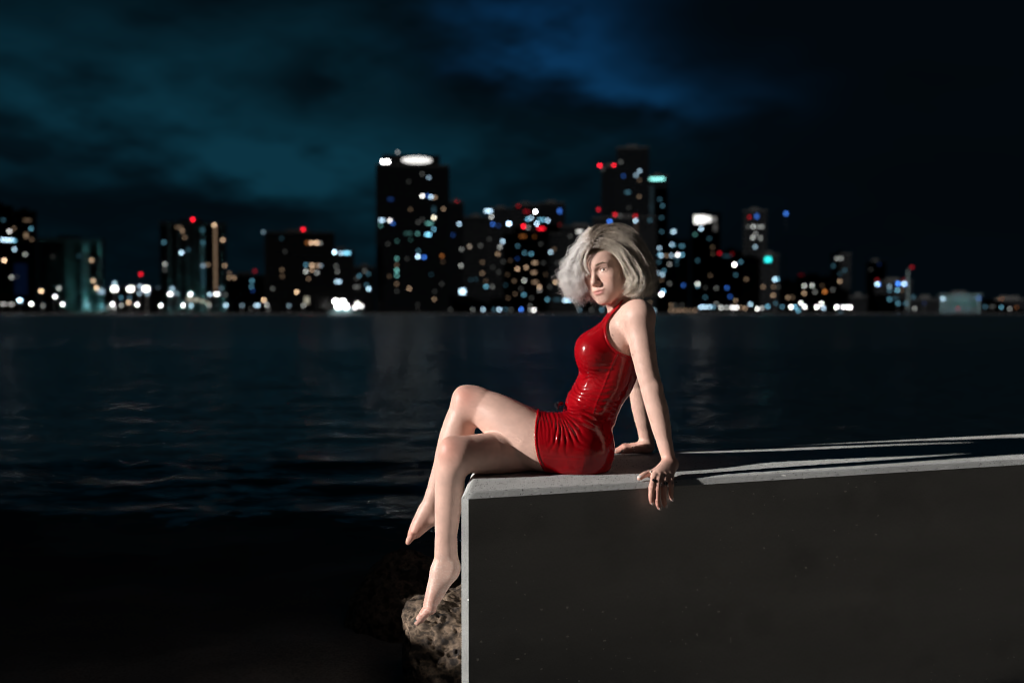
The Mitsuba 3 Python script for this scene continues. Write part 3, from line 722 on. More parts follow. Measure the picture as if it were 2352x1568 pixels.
def polygonise(fn, lo, hi, h, nb=14):
    """Surface nets on the blocks that the surface passes through. fn(points, block centre, block radius)."""
    lo = np.asarray(lo, float); hi = np.asarray(hi, float)
    nblk = np.ceil((hi - lo) / (h * nb)).astype(int)
    ax = [np.arange(n) for n in nblk]
    I = np.stack(np.meshgrid(*ax, indexing='ij'), -1).reshape(-1, 3)
    cr = h * nb * math.sqrt(3) / 2
    C = lo + (I + 0.5) * h * nb
    loc = np.stack(np.meshgrid(*[np.arange(nb + 1)] * 3, indexing='ij'), -1).reshape(-1, 3)
    V, ids, quads = [], [], []
    N = nblk * nb + 2
    lin = lambda q: (q[..., 0] * N[1] + q[..., 1]) * N[2] + q[..., 2]
    keep = []
    dc = fn(C, C.mean(0), 9.0)                               # coarse test on the blocks' centres
    near = np.abs(dc) < cr * 1.4 + 0.004
    I, C = I[near], C[near]
    sub = (np.stack(np.meshgrid(*[[-.25, .25]] * 3, indexing='ij'), -1).reshape(-1, 3)) * h * nb
    ds = np.abs(fn((C[:, None] + sub).reshape(-1, 3), C.mean(0), 9.0)).reshape(-1, 8).min(1)
    keep = [(i, c) for i, c, v in zip(I, C, ds) if v < cr * .5 * 1.4 + 0.002]
    off = np.array([[0, 0, 0], [1, 0, 0], [0, 1, 0], [1, 1, 0], [0, 0, 1], [1, 0, 1], [0, 1, 1], [1, 1, 1]])
    ed = [(a, b) for a in range(8) for b in range(a + 1, 8) if np.abs(off[a] - off[b]).sum() == 1]
    for i, c in keep:
        g = i * nb + loc
        d = fn(lo + g * h, c, cr).reshape([nb + 1] * 3)
        neg = d < 0
        if neg.all() or not neg.any(): continue
        cor = np.stack([d[o[0]:nb + o[0], o[1]:nb + o[1], o[2]:nb + o[2]] for o in off], -1)
        cn = cor < 0
        act = cn.any(-1) & ~cn.all(-1)
        idx = np.argwhere(act); cv = cor[act]
        s = np.zeros((len(idx), 3)); w = np.zeros(len(idx))
        for a, b in ed:
            x = (cv[:, a] < 0) != (cv[:, b] < 0)
            t = np.where(x, cv[:, a] / np.where(x, cv[:, a] - cv[:, b], 1), 0)
            s += np.where(x[:, None], off[a] + t[:, None] * (off[b] - off[a]), 0); w += x
        V.append(lo + (i * nb + idx + s / w[:, None]) * h); ids.append(lin(i * nb + idx + 1))
        for k in range(3):                                   # crossing edges owned by this block
            sl0 = [slice(0, nb)] * 3; sl1 = list(sl0); sl1[k] = slice(1, nb + 1)
            n0, n1 = neg[tuple(sl0)], neg[tuple(sl1)]
            e = np.argwhere(n0 != n1)
            if not len(e): continue
            flip = n0[tuple(e.T)]
            a1, a2 = [(1, 2), (2, 0), (0, 1)][k]
            E1, E2 = np.eye(3, dtype=int)[a1], np.eye(3, dtype=int)[a2]
            q = i * nb + e + 1
            f = np.stack([lin(q - E1 - E2), lin(q - E2), lin(q), lin(q - E1)], -1)
            quads.append(np.where(flip[:, None], f, f[:, ::-1]))
    V, ids, quads = np.vstack(V), np.concatenate(ids), np.vstack(quads)
    order = np.argsort(ids); ids, V = ids[order], V[order]
    pos = np.searchsorted(ids, quads); pos = np.clip(pos, 0, len(ids) - 1)
    ok = (ids[pos] == quads).all(1)
    q = pos[ok]
    return V, np.vstack([q[:, [0, 1, 2]], q[:, [0, 2, 3]]])

def project(fn_pts, v, n=3, e=4e-4):
    """Newton steps onto the zero surface."""
    for _ in range(n):
        d = fn_pts(v)
        g = np.stack([fn_pts(v + e * np.eye(3)[k]) - fn_pts(v - e * np.eye(3)[k]) for k in range(3)], -1) / (2 * e)
        l = (g ** 2).sum(1, keepdims=True)
        v = v - np.clip(d[:, None] * g / np.maximum(l, 0.2), -0.002, 0.002)
    return v

# ---------------------------------------------------------------- joints
m_ = 1.0
def rot_from(*axes): return np.stack([unit(a) for a in axes], 1)

# trunk profile as seen from the side, front and back outline
TY = 3.57
BASE = at(1330, 1060, TY)
TOP = at(1446, 706, TY)
AXIS = unit(TOP - BASE)
YAX = np.array([0, 1.0, 0])
UF = unit(np.cross(YAX, AXIS))
if UF[0] > 0: UF = -UF                                     # towards her front (left)
def prof(pts):
    q = np.array([at(x, y, TY) for x, y in pts]) - BASE
    s, u = q @ AXIS, q @ UF
    o = np.argsort(s)
    return s[o], u[o]
fs, fu = prof([(1284, 1060), (1282, 1000), (1297, 945), (1314, 905), (1322, 886), (1338, 852), (1350, 818), (1362, 785), (1388, 750), (1410, 722), (1420, 700)])
bs, bu = prof([(1376, 1092), (1389, 1056), (1393, 1013), (1408, 973), (1421, 934), (1445, 899), (1458, 867), (1472, 820), (1480, 770), (1478, 730), (1466, 700)])
S = np.linspace(-0.01, np.linalg.norm(TOP - BASE), 14)
UFr, UBk = np.interp(S, fs, fu), np.interp(S, bs, bu)
sn = S / S[-1]
Wd = np.interp(sn, [0, .12, .25, .42, .55, .68, .8, .92, 1], [.172, .170, .150, .122, .128, .140, .150, .125, .075])
YW = np.interp(sn, [0, .3, .7, 1], [0.0, .08, .22, .26])
trunk = Loft(BASE, AXIS, UF, YAX, S, (UFr + UBk) / 2, (UFr - UBk) / 2, Wd, YW)
SH_L, SH_R = at(1467, 724, 3.415), at(1436, 718, 3.745)
NB = at(1441, 712, 3.585)
# head frame
HF = unit([-.60, -.79, -.13]); HS = unit(np.array([.79, -.60, .19])); HS = unit(HS - HF * (HS @ HF)); HU = np.cross(HF, HS)
HO = at(1394, 619, 3.53)
HR = np.stack([HF, HS, HU], 1)
def hd(f, s, u): return HO + HR @ np.array([f, s, u])

breast_l = at(1355, 812, 3.475); breast_r = at(1352, 806, 3.61)
torso_prims = [
    trunk,
    Ell(breast_l, (.036, .047, .053), k=.06), Ell(breast_r, (.036, .047, .053), k=.06),
    Cap(at(1366, 806, 3.475), at(1404, 752, 3.49), .046, .022, k=.05), Cap(at(1364, 802, 3.61), at(1402, 750, 3.60), .046, .022, k=.05),
    Ell(at(1332, 1040, 3.455), (.105, .105, .100), k=.05), Ell(at(1332, 1036, 3.66), (.105, .105, .105), k=.05),
    Cap(NB + [0, -.03, -.012], SH_L + [-.012, .02, .0], .040, .046, k=.04), Cap(NB + [0, .03, -.01], SH_R + [0, -.02, 0], .040, .046, k=.04),
    Cap(at(1441, 735, 3.59), hd(-.022, 0, -.055), .056, .050, k=.025),
    Cap(at(1424, 722, 3.50), at(1452, 708, 3.43), .010, .012, k=.02),       # collar bone
    Cap(at(1418, 715, 3.545), hd(-.02, .045, -.055), .010, .012, k=.018),   # neck tendon
]
G_torso = Group(torso_prims)

# arms
def hand_frame(): pass
EL_L, WR_L = at(1496, 892, 3.365), at(1538, 1062, 3.335)
WU3, WN3 = np.r_[WU, 0], np.r_[WN, 0]
uL = unit(WR_L - EL_L)
armL = Group([
    Ell(SH_L + [0, 0, -.006], (.054, .052, .060), k=.03),
    Chain([SH_L + [.002, .003, -.015], SH_L * .55 + EL_L * .45 + [-.005, 0, 0], EL_L, EL_L + (WR_L - EL_L) * .27 + [.003, 0, 0], EL_L + (WR_L - EL_L) * .72, WR_L, WR_L + uL * .018],
          [.051, .0440, .0365, .0375, .0285, .0240, .0225], k=.025, flat=[1, 1, 1, 1, .95, .88, .95], axis=WU3),
    Ell(EL_L + [.016, -.012, .004], (.014, .014, .020), k=.025),
    Ell(WR_L + [.017, -.006, -.004], (.008, .008, .009), k=.014),
], k=.022)
EL_R, WR_R = at(1466, 893, 3.85), at(1487, 1018, 3.885)
armR = Group([
    Ell(SH_R, (.052, .055, .058), k=.03),
    Chain([SH_R, EL_R, EL_R + (WR_R - EL_R) * .3, EL_R + (WR_R - EL_R) * .75, WR_R], [.048, .0365, .0380, .0305, .0265], k=.025),
], k=.02)

# near hand, draped over the front edge of the wall
def edge(px, o, z):
    """Point o metres in front of the wall's face at height z, in the sight line column px."""
    d = at(px, 784, 1.0) - CAM
    d[2] = 0
    n = WN3
    base = np.r_[WC, 0] + n * o - np.r_[CAM[:2], 0]
    t = (base @ n) / (d @ n)
    p = d * t
    return np.array([p[0], p[1], z])
Z0 = WALL_Z
fingers_L = [   # MCP, PIP, DIP, tip
    [edge(1504, -.006, Z0 + .016), edge(1498.5, .026, Z0 - .010), edge(1496.5, .029, Z0 - .040), edge(1499, .020, Z0 - .062)],
    [edge(1516, -.008, Z0 + .017), edge(1511.5, .030, Z0 - .016), edge(1511, .032, Z0 - .052), edge(1516, .022, Z0 - .080)],
    [edge(1529, -.012, Z0 + .014), edge(1527, .024, Z0 - .016), edge(1526, .028, Z0 - .050), edge(1530, .018, Z0 - .075)],
    [edge(1541, -.018, Z0 + .012), edge(1543, .014, Z0 - .010), edge(1543, .020, Z0 - .038), edge(1545, .013, Z0 - .056)],
]
thumb_L = [at(1526, 1080, 3.30), at(1502, 1086, 3.262), at(1482, 1089, 3.240), at(1469, 1098, 3.228)]
def finger(j, r0, r1, k):
    return [Chain(j, [r0, (r0 + r1) / 2 + .0005, r0 * .35 + r1 * .65, r1], k=k, n=2), Ell(j[1], [(r0 + r1) / 2 + .0012] * 3, k=.006)]
def hand_groups(wr, fingers, thumb, up, pinch=1.0):
    palm = []
    mc = [f[0] for f in fingers]
    for i, q in enumerate(mc):
        palm.append(Cap(wr + (mc[i] - wr) * .12 + (mc[i] - sum(mc) / 4) * .35, q, .0165, .0120, k=.014))
    palm.append(Cap(wr + (thumb[0] - wr) * .5, thumb[1], .015, .0125, k=.014))
    for q in mc: palm.append(Ell(q + up * .002, (.0105, .0105, .0105), k=.006))
    gs = [Group(palm, k=.016)]
    for i, f in enumerate(fingers):
        gs.append(Group(finger(f, .0102 if i < 3 else .0090, .0073 if i < 3 else .0066, .004), k=.0045))
    gs.append(Group(finger(thumb, .0135, .0088, .006), k=.006))
    return gs
handL = hand_groups(WR_L, fingers_L, thumb_L, np.array([0, -.4, .9]))
# far hand, flat on the back edge, fingers pointing to her front
def far_pt(x, dy, z): return at(x, 1042 - (z - Z0) / 3.9 * 2287, 3.87) * [1, 1, 0] + [0, dy, z]
fingers_R = []
for i, dy in enumerate((-.018, 0.0, .018, .034)):
    L = (1.0, 1.08, 1.0, .8)[i]
    fingers_R.append([far_pt(1455, dy, Z0 + .024), far_pt(1455 - 20 * L, dy * 1.15, Z0 + .026), far_pt(1455 - 33 * L, dy * 1.2, Z0 + .014), far_pt(1455 - 42 * L, dy * 1.25, Z0 + .0085)])
thumb_R = [far_pt(1480, -.030, Z0 + .026), far_pt(1459, -.046, Z0 + .022), far_pt(1441, -.052, Z0 + .018), far_pt(1427, -.052, Z0 + .012)]
handR = hand_groups(WR_R + [-.004, 0, -.012], fingers_R, thumb_R, np.array([0, 0, 1.0]))
handR[0].p.append(Ell(far_pt(1484, 0.0, Z0 + .026), (.032, .032, .026), k=.02))

# legs
HP_L, KN_L, AN_L = at(1330, 1020, 3.435), at(1081, 923, 3.475), at(988, 1160, 3.50)
HP_R, KN_R, AN_R = at(1325, 1035, 3.66), at(1049, 1043, 3.305), at(1019, 1287, 3.335)
legL = Group([
    Chain([HP_L, at(1240, 1014, 3.43), at(1160, 966, 3.455), at(1100, 931, 3.484), at(1079, 923, 3.490)], [.106, .0995, .0840, .0655, .0555], k=.02, n=3),
    Chain([at(1078, 923, 3.490), at(1066, 944, 3.488), at(1044, 1005, 3.490), at(1023, 1075, 3.495), at(1000, 1130, 3.50), AN_L, at(978, 1178, 3.50)],
          [.0555, .0535, .0540, .0450, .0345, .0300, .0290], k=.025, n=2),
    Ell(at(1063, 913, 3.480), (.030, .034, .036), k=.03),                  # kneecap
    Ell(at(1066, 1005, 3.50), (.032, .045, .060), k=.03),                 # calf
    Cap(at(1000, 1180, 3.50), at(1003, 1187, 3.50), .026, .026, k=.025),
    Cap(at(998, 1190, 3.50), at(960, 1219, 3.50), .018, .019, k=.016, flat=(YAX, 1.4)),
    Chain([at(980, 1172, 3.50), at(966, 1196, 3.50), at(949, 1225, 3.50)], [.0290, .0275, .0190], k=.016, flat=[1.05, 1.25, 1.75], axis=YAX),
], k=.02)
toesL = []
for i, (dy, sx) in enumerate(((-.034, .72), (-.019, .86), (-.004, .94), (.011, 1.0), (.029, 1.0))):
    a = at(948, 1226, 3.50) + [0, dy, 0]
    tip = at(948 - 11 * sx, 1226 + 19 * sx, 3.50) + [0, dy * 1.05, 0]
    toesL.append(Group([Cap(a, tip, .0125 if i < 4 else .0145, .0088 if i < 4 else .0112, k=.008)], k=.006))
legR = Group([
    Chain([HP_R, at(1190, 1036, 3.47), at(1110, 1042, 3.37), at(1068, 1042, 3.318), at(1049, 1043, 3.303)], [.100, .089, .0735, .0610, .0545], k=.02, n=3),
    Chain([at(1048, 1042, 3.303), at(1040, 1070, 3.31), at(1031, 1120, 3.32), at(1029, 1165, 3.325), at(1024, 1235, 3.33), AN_R, at(1012, 1312, 3.333)],
          [.0545, .0520, .0470, .0445, .0370, .0335, .0330], k=.025, n=2, flat=[1, 1, 1, 1, .9, .82, .9], axis=YAX),
    Ell(at(1031, 1031, 3.292), (.029, .033, .036), k=.03),
    Ell(at(1043, 1128, 3.34), (.027, .040, .060), k=.03),
    Ell(at(1037, 1309, 3.335), (.0260, .026, .027), k=.028),               # heel
    Cap(at(1034, 1250, 3.335), at(1042, 1300, 3.335), .013, .016, k=.03),
    Chain([at(1012, 1312, 3.333), at(1001, 1345, 3.325), at(986, 1390, 3.315)], [.0330, .0290, .0210], k=.02, flat=[.95, 1.1, 1.65], axis=YAX),
    Ell(at(991, 1397, 3.290), (.016, .017, .018), k=.018),                 # ball of the great toe
    Cap(at(1034, 1322, 3.33), at(1002, 1370, 3.325), .017, .016, k=.025, flat=(YAX, 1.3)),
], k=.009)
toesR = []
for i, (dy, sx) in enumerate(((-.030, 1.0), (-.012, 1.0), (.003, .94), (.017, .85), (.030, .72))):
    a = at(981, 1399, 3.318) + [0, dy, 0]
    tip = at(981 - 20 * sx, 1399 + 22 * sx, 3.318) + [0, dy * 1.05, 0]
    toesR.append(Group([Cap(a, tip, .0155 if i == 0 else .0125, .0118 if i == 0 else .0088, k=.010), Ell((a + tip) / 2 + (tip - a) * .1, [(.0145 if i == 0 else .0105)] * 3, k=.006)], k=.006))

# head and face, in the head's own frame (forward, her left, up)
def hell(f, s, u, r, k=.012): return Ell(hd(f, s, u), r, HR, k)
def hcap(a, b, ra, rb, k=.012): return Cap(hd(*a), hd(*b), ra, rb, k)
head_prims = [hell(-.012, 0, .036, (.096, .076, .086), .02), hell(.028, 0, .022, (.060, .067, .074), .03), hell(.022, 0, -.050, (.056, .056, .062), .03),
              hell(.0635, 0, -.099, (.018, .021, .016), .025)]
for s in (-1, 1):
    head_prims += [hcap((.054, s * .014, -.098), (-.004, s * .051, -.062), .015, .018, .025), hell(.050, s * .040, -.027, (.022, .023, .020), .025),
                   hell(.042, s * .036, -.058, (.028, .022, .034), .025),
                   hcap((.0770, s * .009, .0165), (.066, s * .043, .0180), .0080, .0080, .014)]
head_prims += [hell(.064, 0, -.068, (.024, .031, .026), .02),
               hcap((.080, 0, .006), (.1000, 0, -.032), .0062, .0076, .012), hell(.1025, 0, -.0370, (.0090, .0088, .0080), .010)]
for s in (-1, 1):
    head_prims += [hell(.0895, s * .0098, -.0420, (.0105, .0060, .0066), .010)]
    head_prims += [hell(.0835, s * .0080, -.0655, (.0085, .0150, .0048), .006)]
head_prims += [hell(.0885, 0, -.0640, (.0060, .0080, .0044), .006), hell(.0835, 0, -.0762, (.0092, .0175, .0062), .006)]
carve = []
for s in (-1, 1):
    carve += [hell(.093, s * .0300, .0000, (.0190, .0185, .0095), .014), hell(.0975, s * .0062, -.0485, (.004, .0030, .0032), .003)]
carve += [hell(.100, 0, -.0710, (.0115, .0215, .0010), .0022)]
G_head = Group(head_prims, k=.022, carve=carve)
lids = []
for s in (-1, 1):
    lid = Group([hell(.0655, s * .031, 0, (.0142, .0155, .0142), .004)], k=.009,
                carve=[hell(.0805, s * .0315, -.0008, (.0125, .0138, .0052), .0018)])
    lids.append(lid)

GROUPS = [G_torso, G_head] + lids + [armL, armR] + handL + handR + [legL] + toesL + [legR] + toesR
def wall_solid(p):
    """Signed distance to the wall, positive outside (approximate)."""
    q = p[:, :2] - WC
    front = q @ WN
    en = np.array([-E_DIR[1], E_DIR[0]]) / np.linalg.norm(E_DIR)
    end = q @ en
    return np.maximum(np.maximum(front, end), p[:, 2] - WALL_Z)
def body_fn(pts, cc=None, cr=None):
    d = field(GROUPS, pts, cc, cr)
    return smax(d, 0.0008 - wall_solid(pts), .006)
def body_pts(pts):
    """The same field for scattered points, in spatial cells."""
    out = np.empty(len(pts)); cell = np.floor(pts / .05).astype(int)
    key = cell @ np.array([1, 1000, 1000000])
    o = np.argsort(key, kind='stable'); ks = key[o]
    for a, b in zip(*[np.r_[0, np.flatnonzero(np.diff(ks)) + 1], np.r_[np.flatnonzero(np.diff(ks)) + 1, len(ks)]]):
        ix = o[a:b]; p = pts[ix]
        c = (cell[ix[0]] + .5) * .05
        out[ix] = body_fn(p, c, .05)
    return out

def refine_near(v, f, spots):
    """One round of triangle quartering around the given spots, then projection; a neighbour split on some edges is fanned."""
    cen = v[f].mean(1)
    sel = np.zeros(len(f), bool)
    for c, r in spots: sel |= np.linalg.norm(cen - c, axis=1) < r
    e = np.sort(f[:, [[0, 1], [1, 2], [2, 0]]], axis=-1)
    ek = e[..., 0].astype(np.int64) * len(v) + e[..., 1]
    marked = np.unique(ek[sel])
    mid = (v[marked // len(v)] + v[marked % len(v)]) / 2
    pos = np.searchsorted(marked, ek); pos = np.clip(pos, 0, len(marked) - 1)
    has = marked[pos] == ek
    mi_ = np.where(has, pos + len(v), -1)
    out = [f[~has.any(1)]]
    n = has.sum(1)
    F3 = n == 3
    a, b, c = f[F3].T; ab, bc, ca = mi_[F3].T
    out += [np.stack(x, 1) for x in ((a, ab, ca), (ab, b, bc), (ca, bc, c), (ab, bc, ca))]
    for k in range(3):
        m1 = (n == 1) & has[:, k]
        a, b, c = f[m1][:, k], f[m1][:, (k + 1) % 3], f[m1][:, (k + 2) % 3]; x = mi_[m1][:, k]
        out += [np.stack((a, x, c), 1), np.stack((x, b, c), 1)]
        m2 = (n == 2) & ~has[:, k]
        a, b, c = f[m2][:, k], f[m2][:, (k + 1) % 3], f[m2][:, (k + 2) % 3]
        x, y = mi_[m2][:, (k + 1) % 3], mi_[m2][:, (k + 2) % 3]     # on b-c and c-a
        out += [np.stack((a, b, x), 1), np.stack((a, x, y), 1), np.stack((y, x, c), 1)]
    return np.vstack([v, mid]), np.vstack(out)

BODY_H = 0.0032
lo = np.array([-.52, 3.08, .38]); hi = np.array([.66, 4.02, 1.78])
bv, bf = polygonise(body_fn, lo, hi, BODY_H)
face_c = hd(.07, 0, -.03)
def relax(v, f, w, n):
    """Taubin smoothing, weighted per vertex."""
    from scipy.sparse import coo_matrix, diags
    e = np.vstack([f[:, [0, 1]], f[:, [1, 2]], f[:, [2, 0]]])
    A = coo_matrix((np.ones(len(e)), (e[:, 0], e[:, 1])), shape=(len(v),) * 2).tocsr()
    A = A + A.T
    A = diags(1 / np.maximum(np.asarray(A.sum(1)).ravel(), 1)) @ A
    for i in range(n):
        for k in (.55, -.56): v = v + k * w[:, None] * (A @ v - v)
    return v
_far = lambda c, r: np.clip((np.linalg.norm(bv - c, axis=1) - r) / .03, 0, 1)
bv = relax(bv, bf, _far(face_c, .10) * _far(fingers_L[1][1], .09) * _far(fingers_R[1][1], .07) * _far(at(975, 1405, 3.31), .035) * _far(at(943, 1236, 3.5), .03), 40)
bv, bf = refine_near(bv, bf, [(face_c, .085), (fingers_L[1][1], .085), (at(975, 1405, 3.31), .05)])
mv = (np.linalg.norm(bv - face_c, axis=1) < .095)
bv[mv] = project(body_pts, bv[mv], 2)
bv, bf = refine_near(bv, bf, [(hd(.08, .02, -.02), .055)])
mv = (np.linalg.norm(bv - hd(.08, .02, -.02), axis=1) < .06)
bv[mv] = project(body_pts, bv[mv], 3)
body_mesh = trimesh.Trimesh(bv, bf, process=False)
# ---------------------------------------------------------------- skin colour (what the skin itself has: lips, flush of knees, feet and hands, moles, dust)
def skin_colour(v):
    base = np.array([0.56, 0.365, 0.298])
    n = meshkit.fbm(v * 30, 3, 4)[:, None]; n2 = meshkit.fbm(v * 160, 2, 6)[:, None]
    c = base * (0.86 + 0.28 * n) * (0.96 + 0.08 * n2)
    def flush(p, r, amt, tint=(1.0, 0.72, 0.68)):
        nonlocal c
        w = (amt * np.exp(-((v - p) ** 2).sum(1) / r ** 2))[:, None]
        c = c * (1 - w + w * np.array(tint))
    for p, r in ((at(1066, 908, 3.43), .05), (at(1030, 1030, 3.26), .05), (at(975, 1400, 3.3), .07), (at(945, 1235, 3.47), .06), (fingers_L[1][2], .07), (fingers_R[1][2], .07), (WR_L, .04)):
        flush(p, r, .8)
    q = (v - HO) @ HR                                         # head frame
    near = np.linalg.norm(q, axis=1) < .2
    f, s, u = q.T
    lipw = np.clip(1.2 - ((np.abs(s) / .0245) ** 2.2 + (np.abs(u + .0712 + .0015 * (np.abs(s) < .006)) / np.where(u > -.0712, .0088, .0112)) ** 2.2), 0, 1) * (f > .06) * near
    c = c * (1 - lipw[:, None] * .85) + np.array([.45, .16, .145]) * lipw[:, None] * .85
    for s_ in (-1, 1):
        w = np.exp(-(((s - s_ * .036) / .022) ** 2 + ((u + .034) / .020) ** 2)) * (f > .02) * near * .45
        c = c * (1 - w[:, None] * (1 - np.array([1.0, .80, .76])))
        w = np.exp(-(((s - s_ * .032) / .018) ** 2 + ((u - .003) / .0085) ** 2)) * (f > .05) * near * .3      # eye shadow on the lids
        c = c * (1 - w[:, None] * (1 - np.array([.55, .44, .42])))
    scalp = near & (u > .062 - .55 * np.maximum(.045 - f, 0)) | (near & (f < -.0) & (u > -.05))
    c[scalp] = np.array([.20, .145, .095])
    rng = np.random.default_rng(5)
    for p in (at(1411, 770, 3.37), at(1412.5, 772, 3.37), at(1447, 800, 3.35), at(1455, 815, 3.35), at(1272, 998, 3.35), at(1150, 1009, 3.36)):
        w = np.exp(-(((v - p)[:, [0, 2]]) ** 2).sum(1) / .0018 ** 2) * (v[:, 1] < 3.46)
        c = c * (1 - .7 * w[:, None])
    dust = np.clip(meshkit.fbm(v * 220, 2, 8) - .52, 0, 1) * 2.5 * np.clip((at(0, 1210, 3.5)[2] - v[:, 2]) / .10, 0, 1)
    c = c * (1 - dust[:, None]) + np.array([.62, .56, .50]) * dust[:, None]
    return np.clip(c, .01, .9)
mat('skin', type='principled', base_color={'type': 'mesh_attribute', 'name': 'vertex_color'}, roughness=0.47, specular=0.35)
pk = 'woman'
scene[pk] = mikit.ply(body_mesh, 'skin', smooth=True, color=skin_colour(np.asarray(body_mesh.vertices)))
tag(pk, 'blonde woman in a glossy red dress, sitting cross-legged on the sea wall', 'person')

# ---------------------------------------------------------------- dress
SIDE_Y = 3.45
def side(x, y): p = at(x, y, SIDE_Y); return np.array([p[0], p[2]])
cut = np.array([side(*q) for q in [(1438, 686), (1430, 690), (1410, 711), (1398, 727), (1372, 727), (1310, 775), (1295, 830), (1280, 890), (1262, 920), (1236, 918), (1234, 940), (1228, 962), (1225.5, 988), (1227, 1012), (1231.5, 1036), (1238, 1054), (1247, 1072), (1258, 1088), (1269, 1102), (1275, 1125),
        (1430, 1125), (1430, 1000), (1500, 880), (1515, 826), (1480, 825), (1451, 818.5), (1436, 814), (1424, 808.5), (1414, 802.5), (1406, 795), (1399, 786), (1395, 776), (1392.5, 764), (1393, 750), (1398, 736), (1407, 723), (1422, 706)]])
def cut_sd(q):
    """Signed distance to the dress's outline in the side plane."""
    a = cut; b = np.roll(cut, -1, 0)
    best = np.full(len(q), 9.0); ins = np.zeros(len(q), bool)
    for i in range(len(a)):
        e = b[i] - a[i]; w = q - a[i]
        t = np.clip(w @ e / (e @ e), 0, 1)
        d = w - t[:, None] * e
        best = np.minimum(best, (d * d).sum(1))
        c = (a[i, 1] <= q[:, 1]) != (b[i, 1] <= q[:, 1])
        x = a[i, 0] + (q[:, 1] - a[i, 1]) / np.where(e[1] == 0, 1e-9, e[1]) * e[0]
        ins ^= c & (q[:, 0] < x)
    return np.where(ins, -1, 1) * np.sqrt(best)
def seg_d(x, y, pts):
    d = np.full(len(x), 1e9)
    for (x0, y0), (x1, y1) in zip(pts[:-1], pts[1:]):
        ex, ey = x1 - x0, y1 - y0
        t = np.clip(((x - x0) * ex + (y - y0) * ey) / (ex * ex + ey * ey), 0, 1)
        d = np.minimum(d, np.hypot(x - x0 - t * ex, y - y0 - t * ey))
    return d
K_ = FPX / SIDE_Y
def wrinkles(p):
    x = p[:, 0] * K_ + 1176; y = 717 - (p[:, 2] - CAM_Z) * K_
    P3 = np.stack([x * .03, y * .03, p[:, 1] * 12], -1)
    wob = meshkit.noise(P3 * 1.3, 3) - .5
    d = (meshkit.fbm(P3 * 2.2, 3, 5) - .5) * .0016
    # folds fanning out of the hip crease
    rx, ry = x - 1284, y - 934
    r = np.hypot(rx, ry); an = np.degrees(np.arctan2(ry, rx))
    an = an + 15 * wob + 0.07 * r
    ridge = np.abs(np.sin(np.radians(an * 15.0)))
    m = np.exp(-((r - 52) / 34) ** 2) * np.clip((an + 5) / 14, 0, 1) * np.clip((128 - an) / 20, 0, 1)
    d += .0044 * (ridge - .55) * m * np.clip(.2 + 1.5 * meshkit.noise(P3 * 2.5 + 9, 14), .25, 1.3)
    # small pleats down the front of the thigh
    m = np.clip((1296 - x) / 18, 0, 1) * np.clip((x - 1231) / 8, 0, 1) * np.exp(-np.clip(y - 958, 0, 200) / 26)
    d += .0012 * np.sin((x - .12 * (y - 950) + 9 * wob) * 2 * np.pi / 8.4) * m
    # creases across the waist, pulled down towards the back
    t = (y - .28 * (x - 1380))
    wv = np.sin(t * 2 * np.pi / 14 + 13 * wob + 2.2 * np.sin(x * .05))
    m = np.exp(-((t - 918) / 46) ** 2) + .55 * np.exp(-((t - 846) / 26) ** 2)
    m *= np.clip(-.15 + 1.9 * meshkit.noise(P3 * np.array([.9, .5, .9]) + 4, 9), .0, 1.2) * np.clip((1440 - x + .5 * (900 - y) * 0) / 50, .12, 1)
    d += .0020 * wv * m + .0035 * (meshkit.fbm(np.stack([(x + .45 * y) * .022, (y - .45 * x) * .075, p[:, 1] * 9], -1), 3, 21) - .5) * np.exp(-((y - 925) / 60) ** 2)
    # pouch of the belly above the crease
    d += .008 * np.exp(-(((x - 1318) / 22) ** 2 + ((y - 918) / 22) ** 2))
    # seams and hem
    nearside = (p[:, 1] < 3.56)
    d += .0018 * np.exp(-(seg_d(x, y, [(1416, 812), (1404, 838), (1397, 858), (1385, 890), (1370, 925), (1362, 946)]) / 1.6) ** 2) * nearside
    d -= .0012 * np.exp(-(seg_d(x, y, [(1231, 1036), (1275, 1040), (1335, 1041)]) / 1.3) ** 2) * nearside
    return d
def hem_ridge(sd):
    return .0016 * np.exp(-((sd + .004) / .003) ** 2) - .0016 * np.exp(-((sd + .011) / .0022) ** 2)
thL = Group([legL.p[0]], k=.05); thR = Group([legR.p[0]], k=.05)
DG = [G_torso, thL, thR]
def dress_fn(pts, cc, cr):
    d = field(DG, pts, cc, cr)
    sd = cut_sd(pts[:, [0, 2]])
    lo_ = np.abs(d - .006) < .03
    w = np.zeros(len(pts))
    if lo_.any(): w[lo_] = wrinkles(pts[lo_]) + hem_ridge(sd[lo_])
    d = d - .0065 - w
    d = smax(d, sd, .003)
    return smax(d, 0.0006 - wall_solid(pts), .004)
dv, df = polygonise(dress_fn, np.array([.05, 3.2, .88]), np.array([.50, 3.95, 1.50]), .0026)
principled('red_vinyl', (0.25, 0.0009, 0.0042), 0.15, specular=0.3, clearcoat=0.5, clearcoat_gloss=0.95)
part(pk, 'dress', trimesh.Trimesh(dv, df, process=False), 'red_vinyl', smooth=True)
principled('black_vinyl', (0.008, 0.007, 0.008), 0.2, specular=0.6)
bp = [at(1281, 938, 3.44), at(1278, 930, 3.50), at(1281, 927, 3.56), at(1290, 926, 3.60)]
bl = Chain(bp, [.005, .008, .009, .007], n=3)
bvv, bff = polygonise(lambda p, c, r: bl(p), np.array(bp).min(0) - .03, np.array(bp).max(0) + .03, .003, 8)
part(pk, 'belt_bow', trimesh.Trimesh(bvv, bff, process=False), 'black_vinyl', smooth=True)

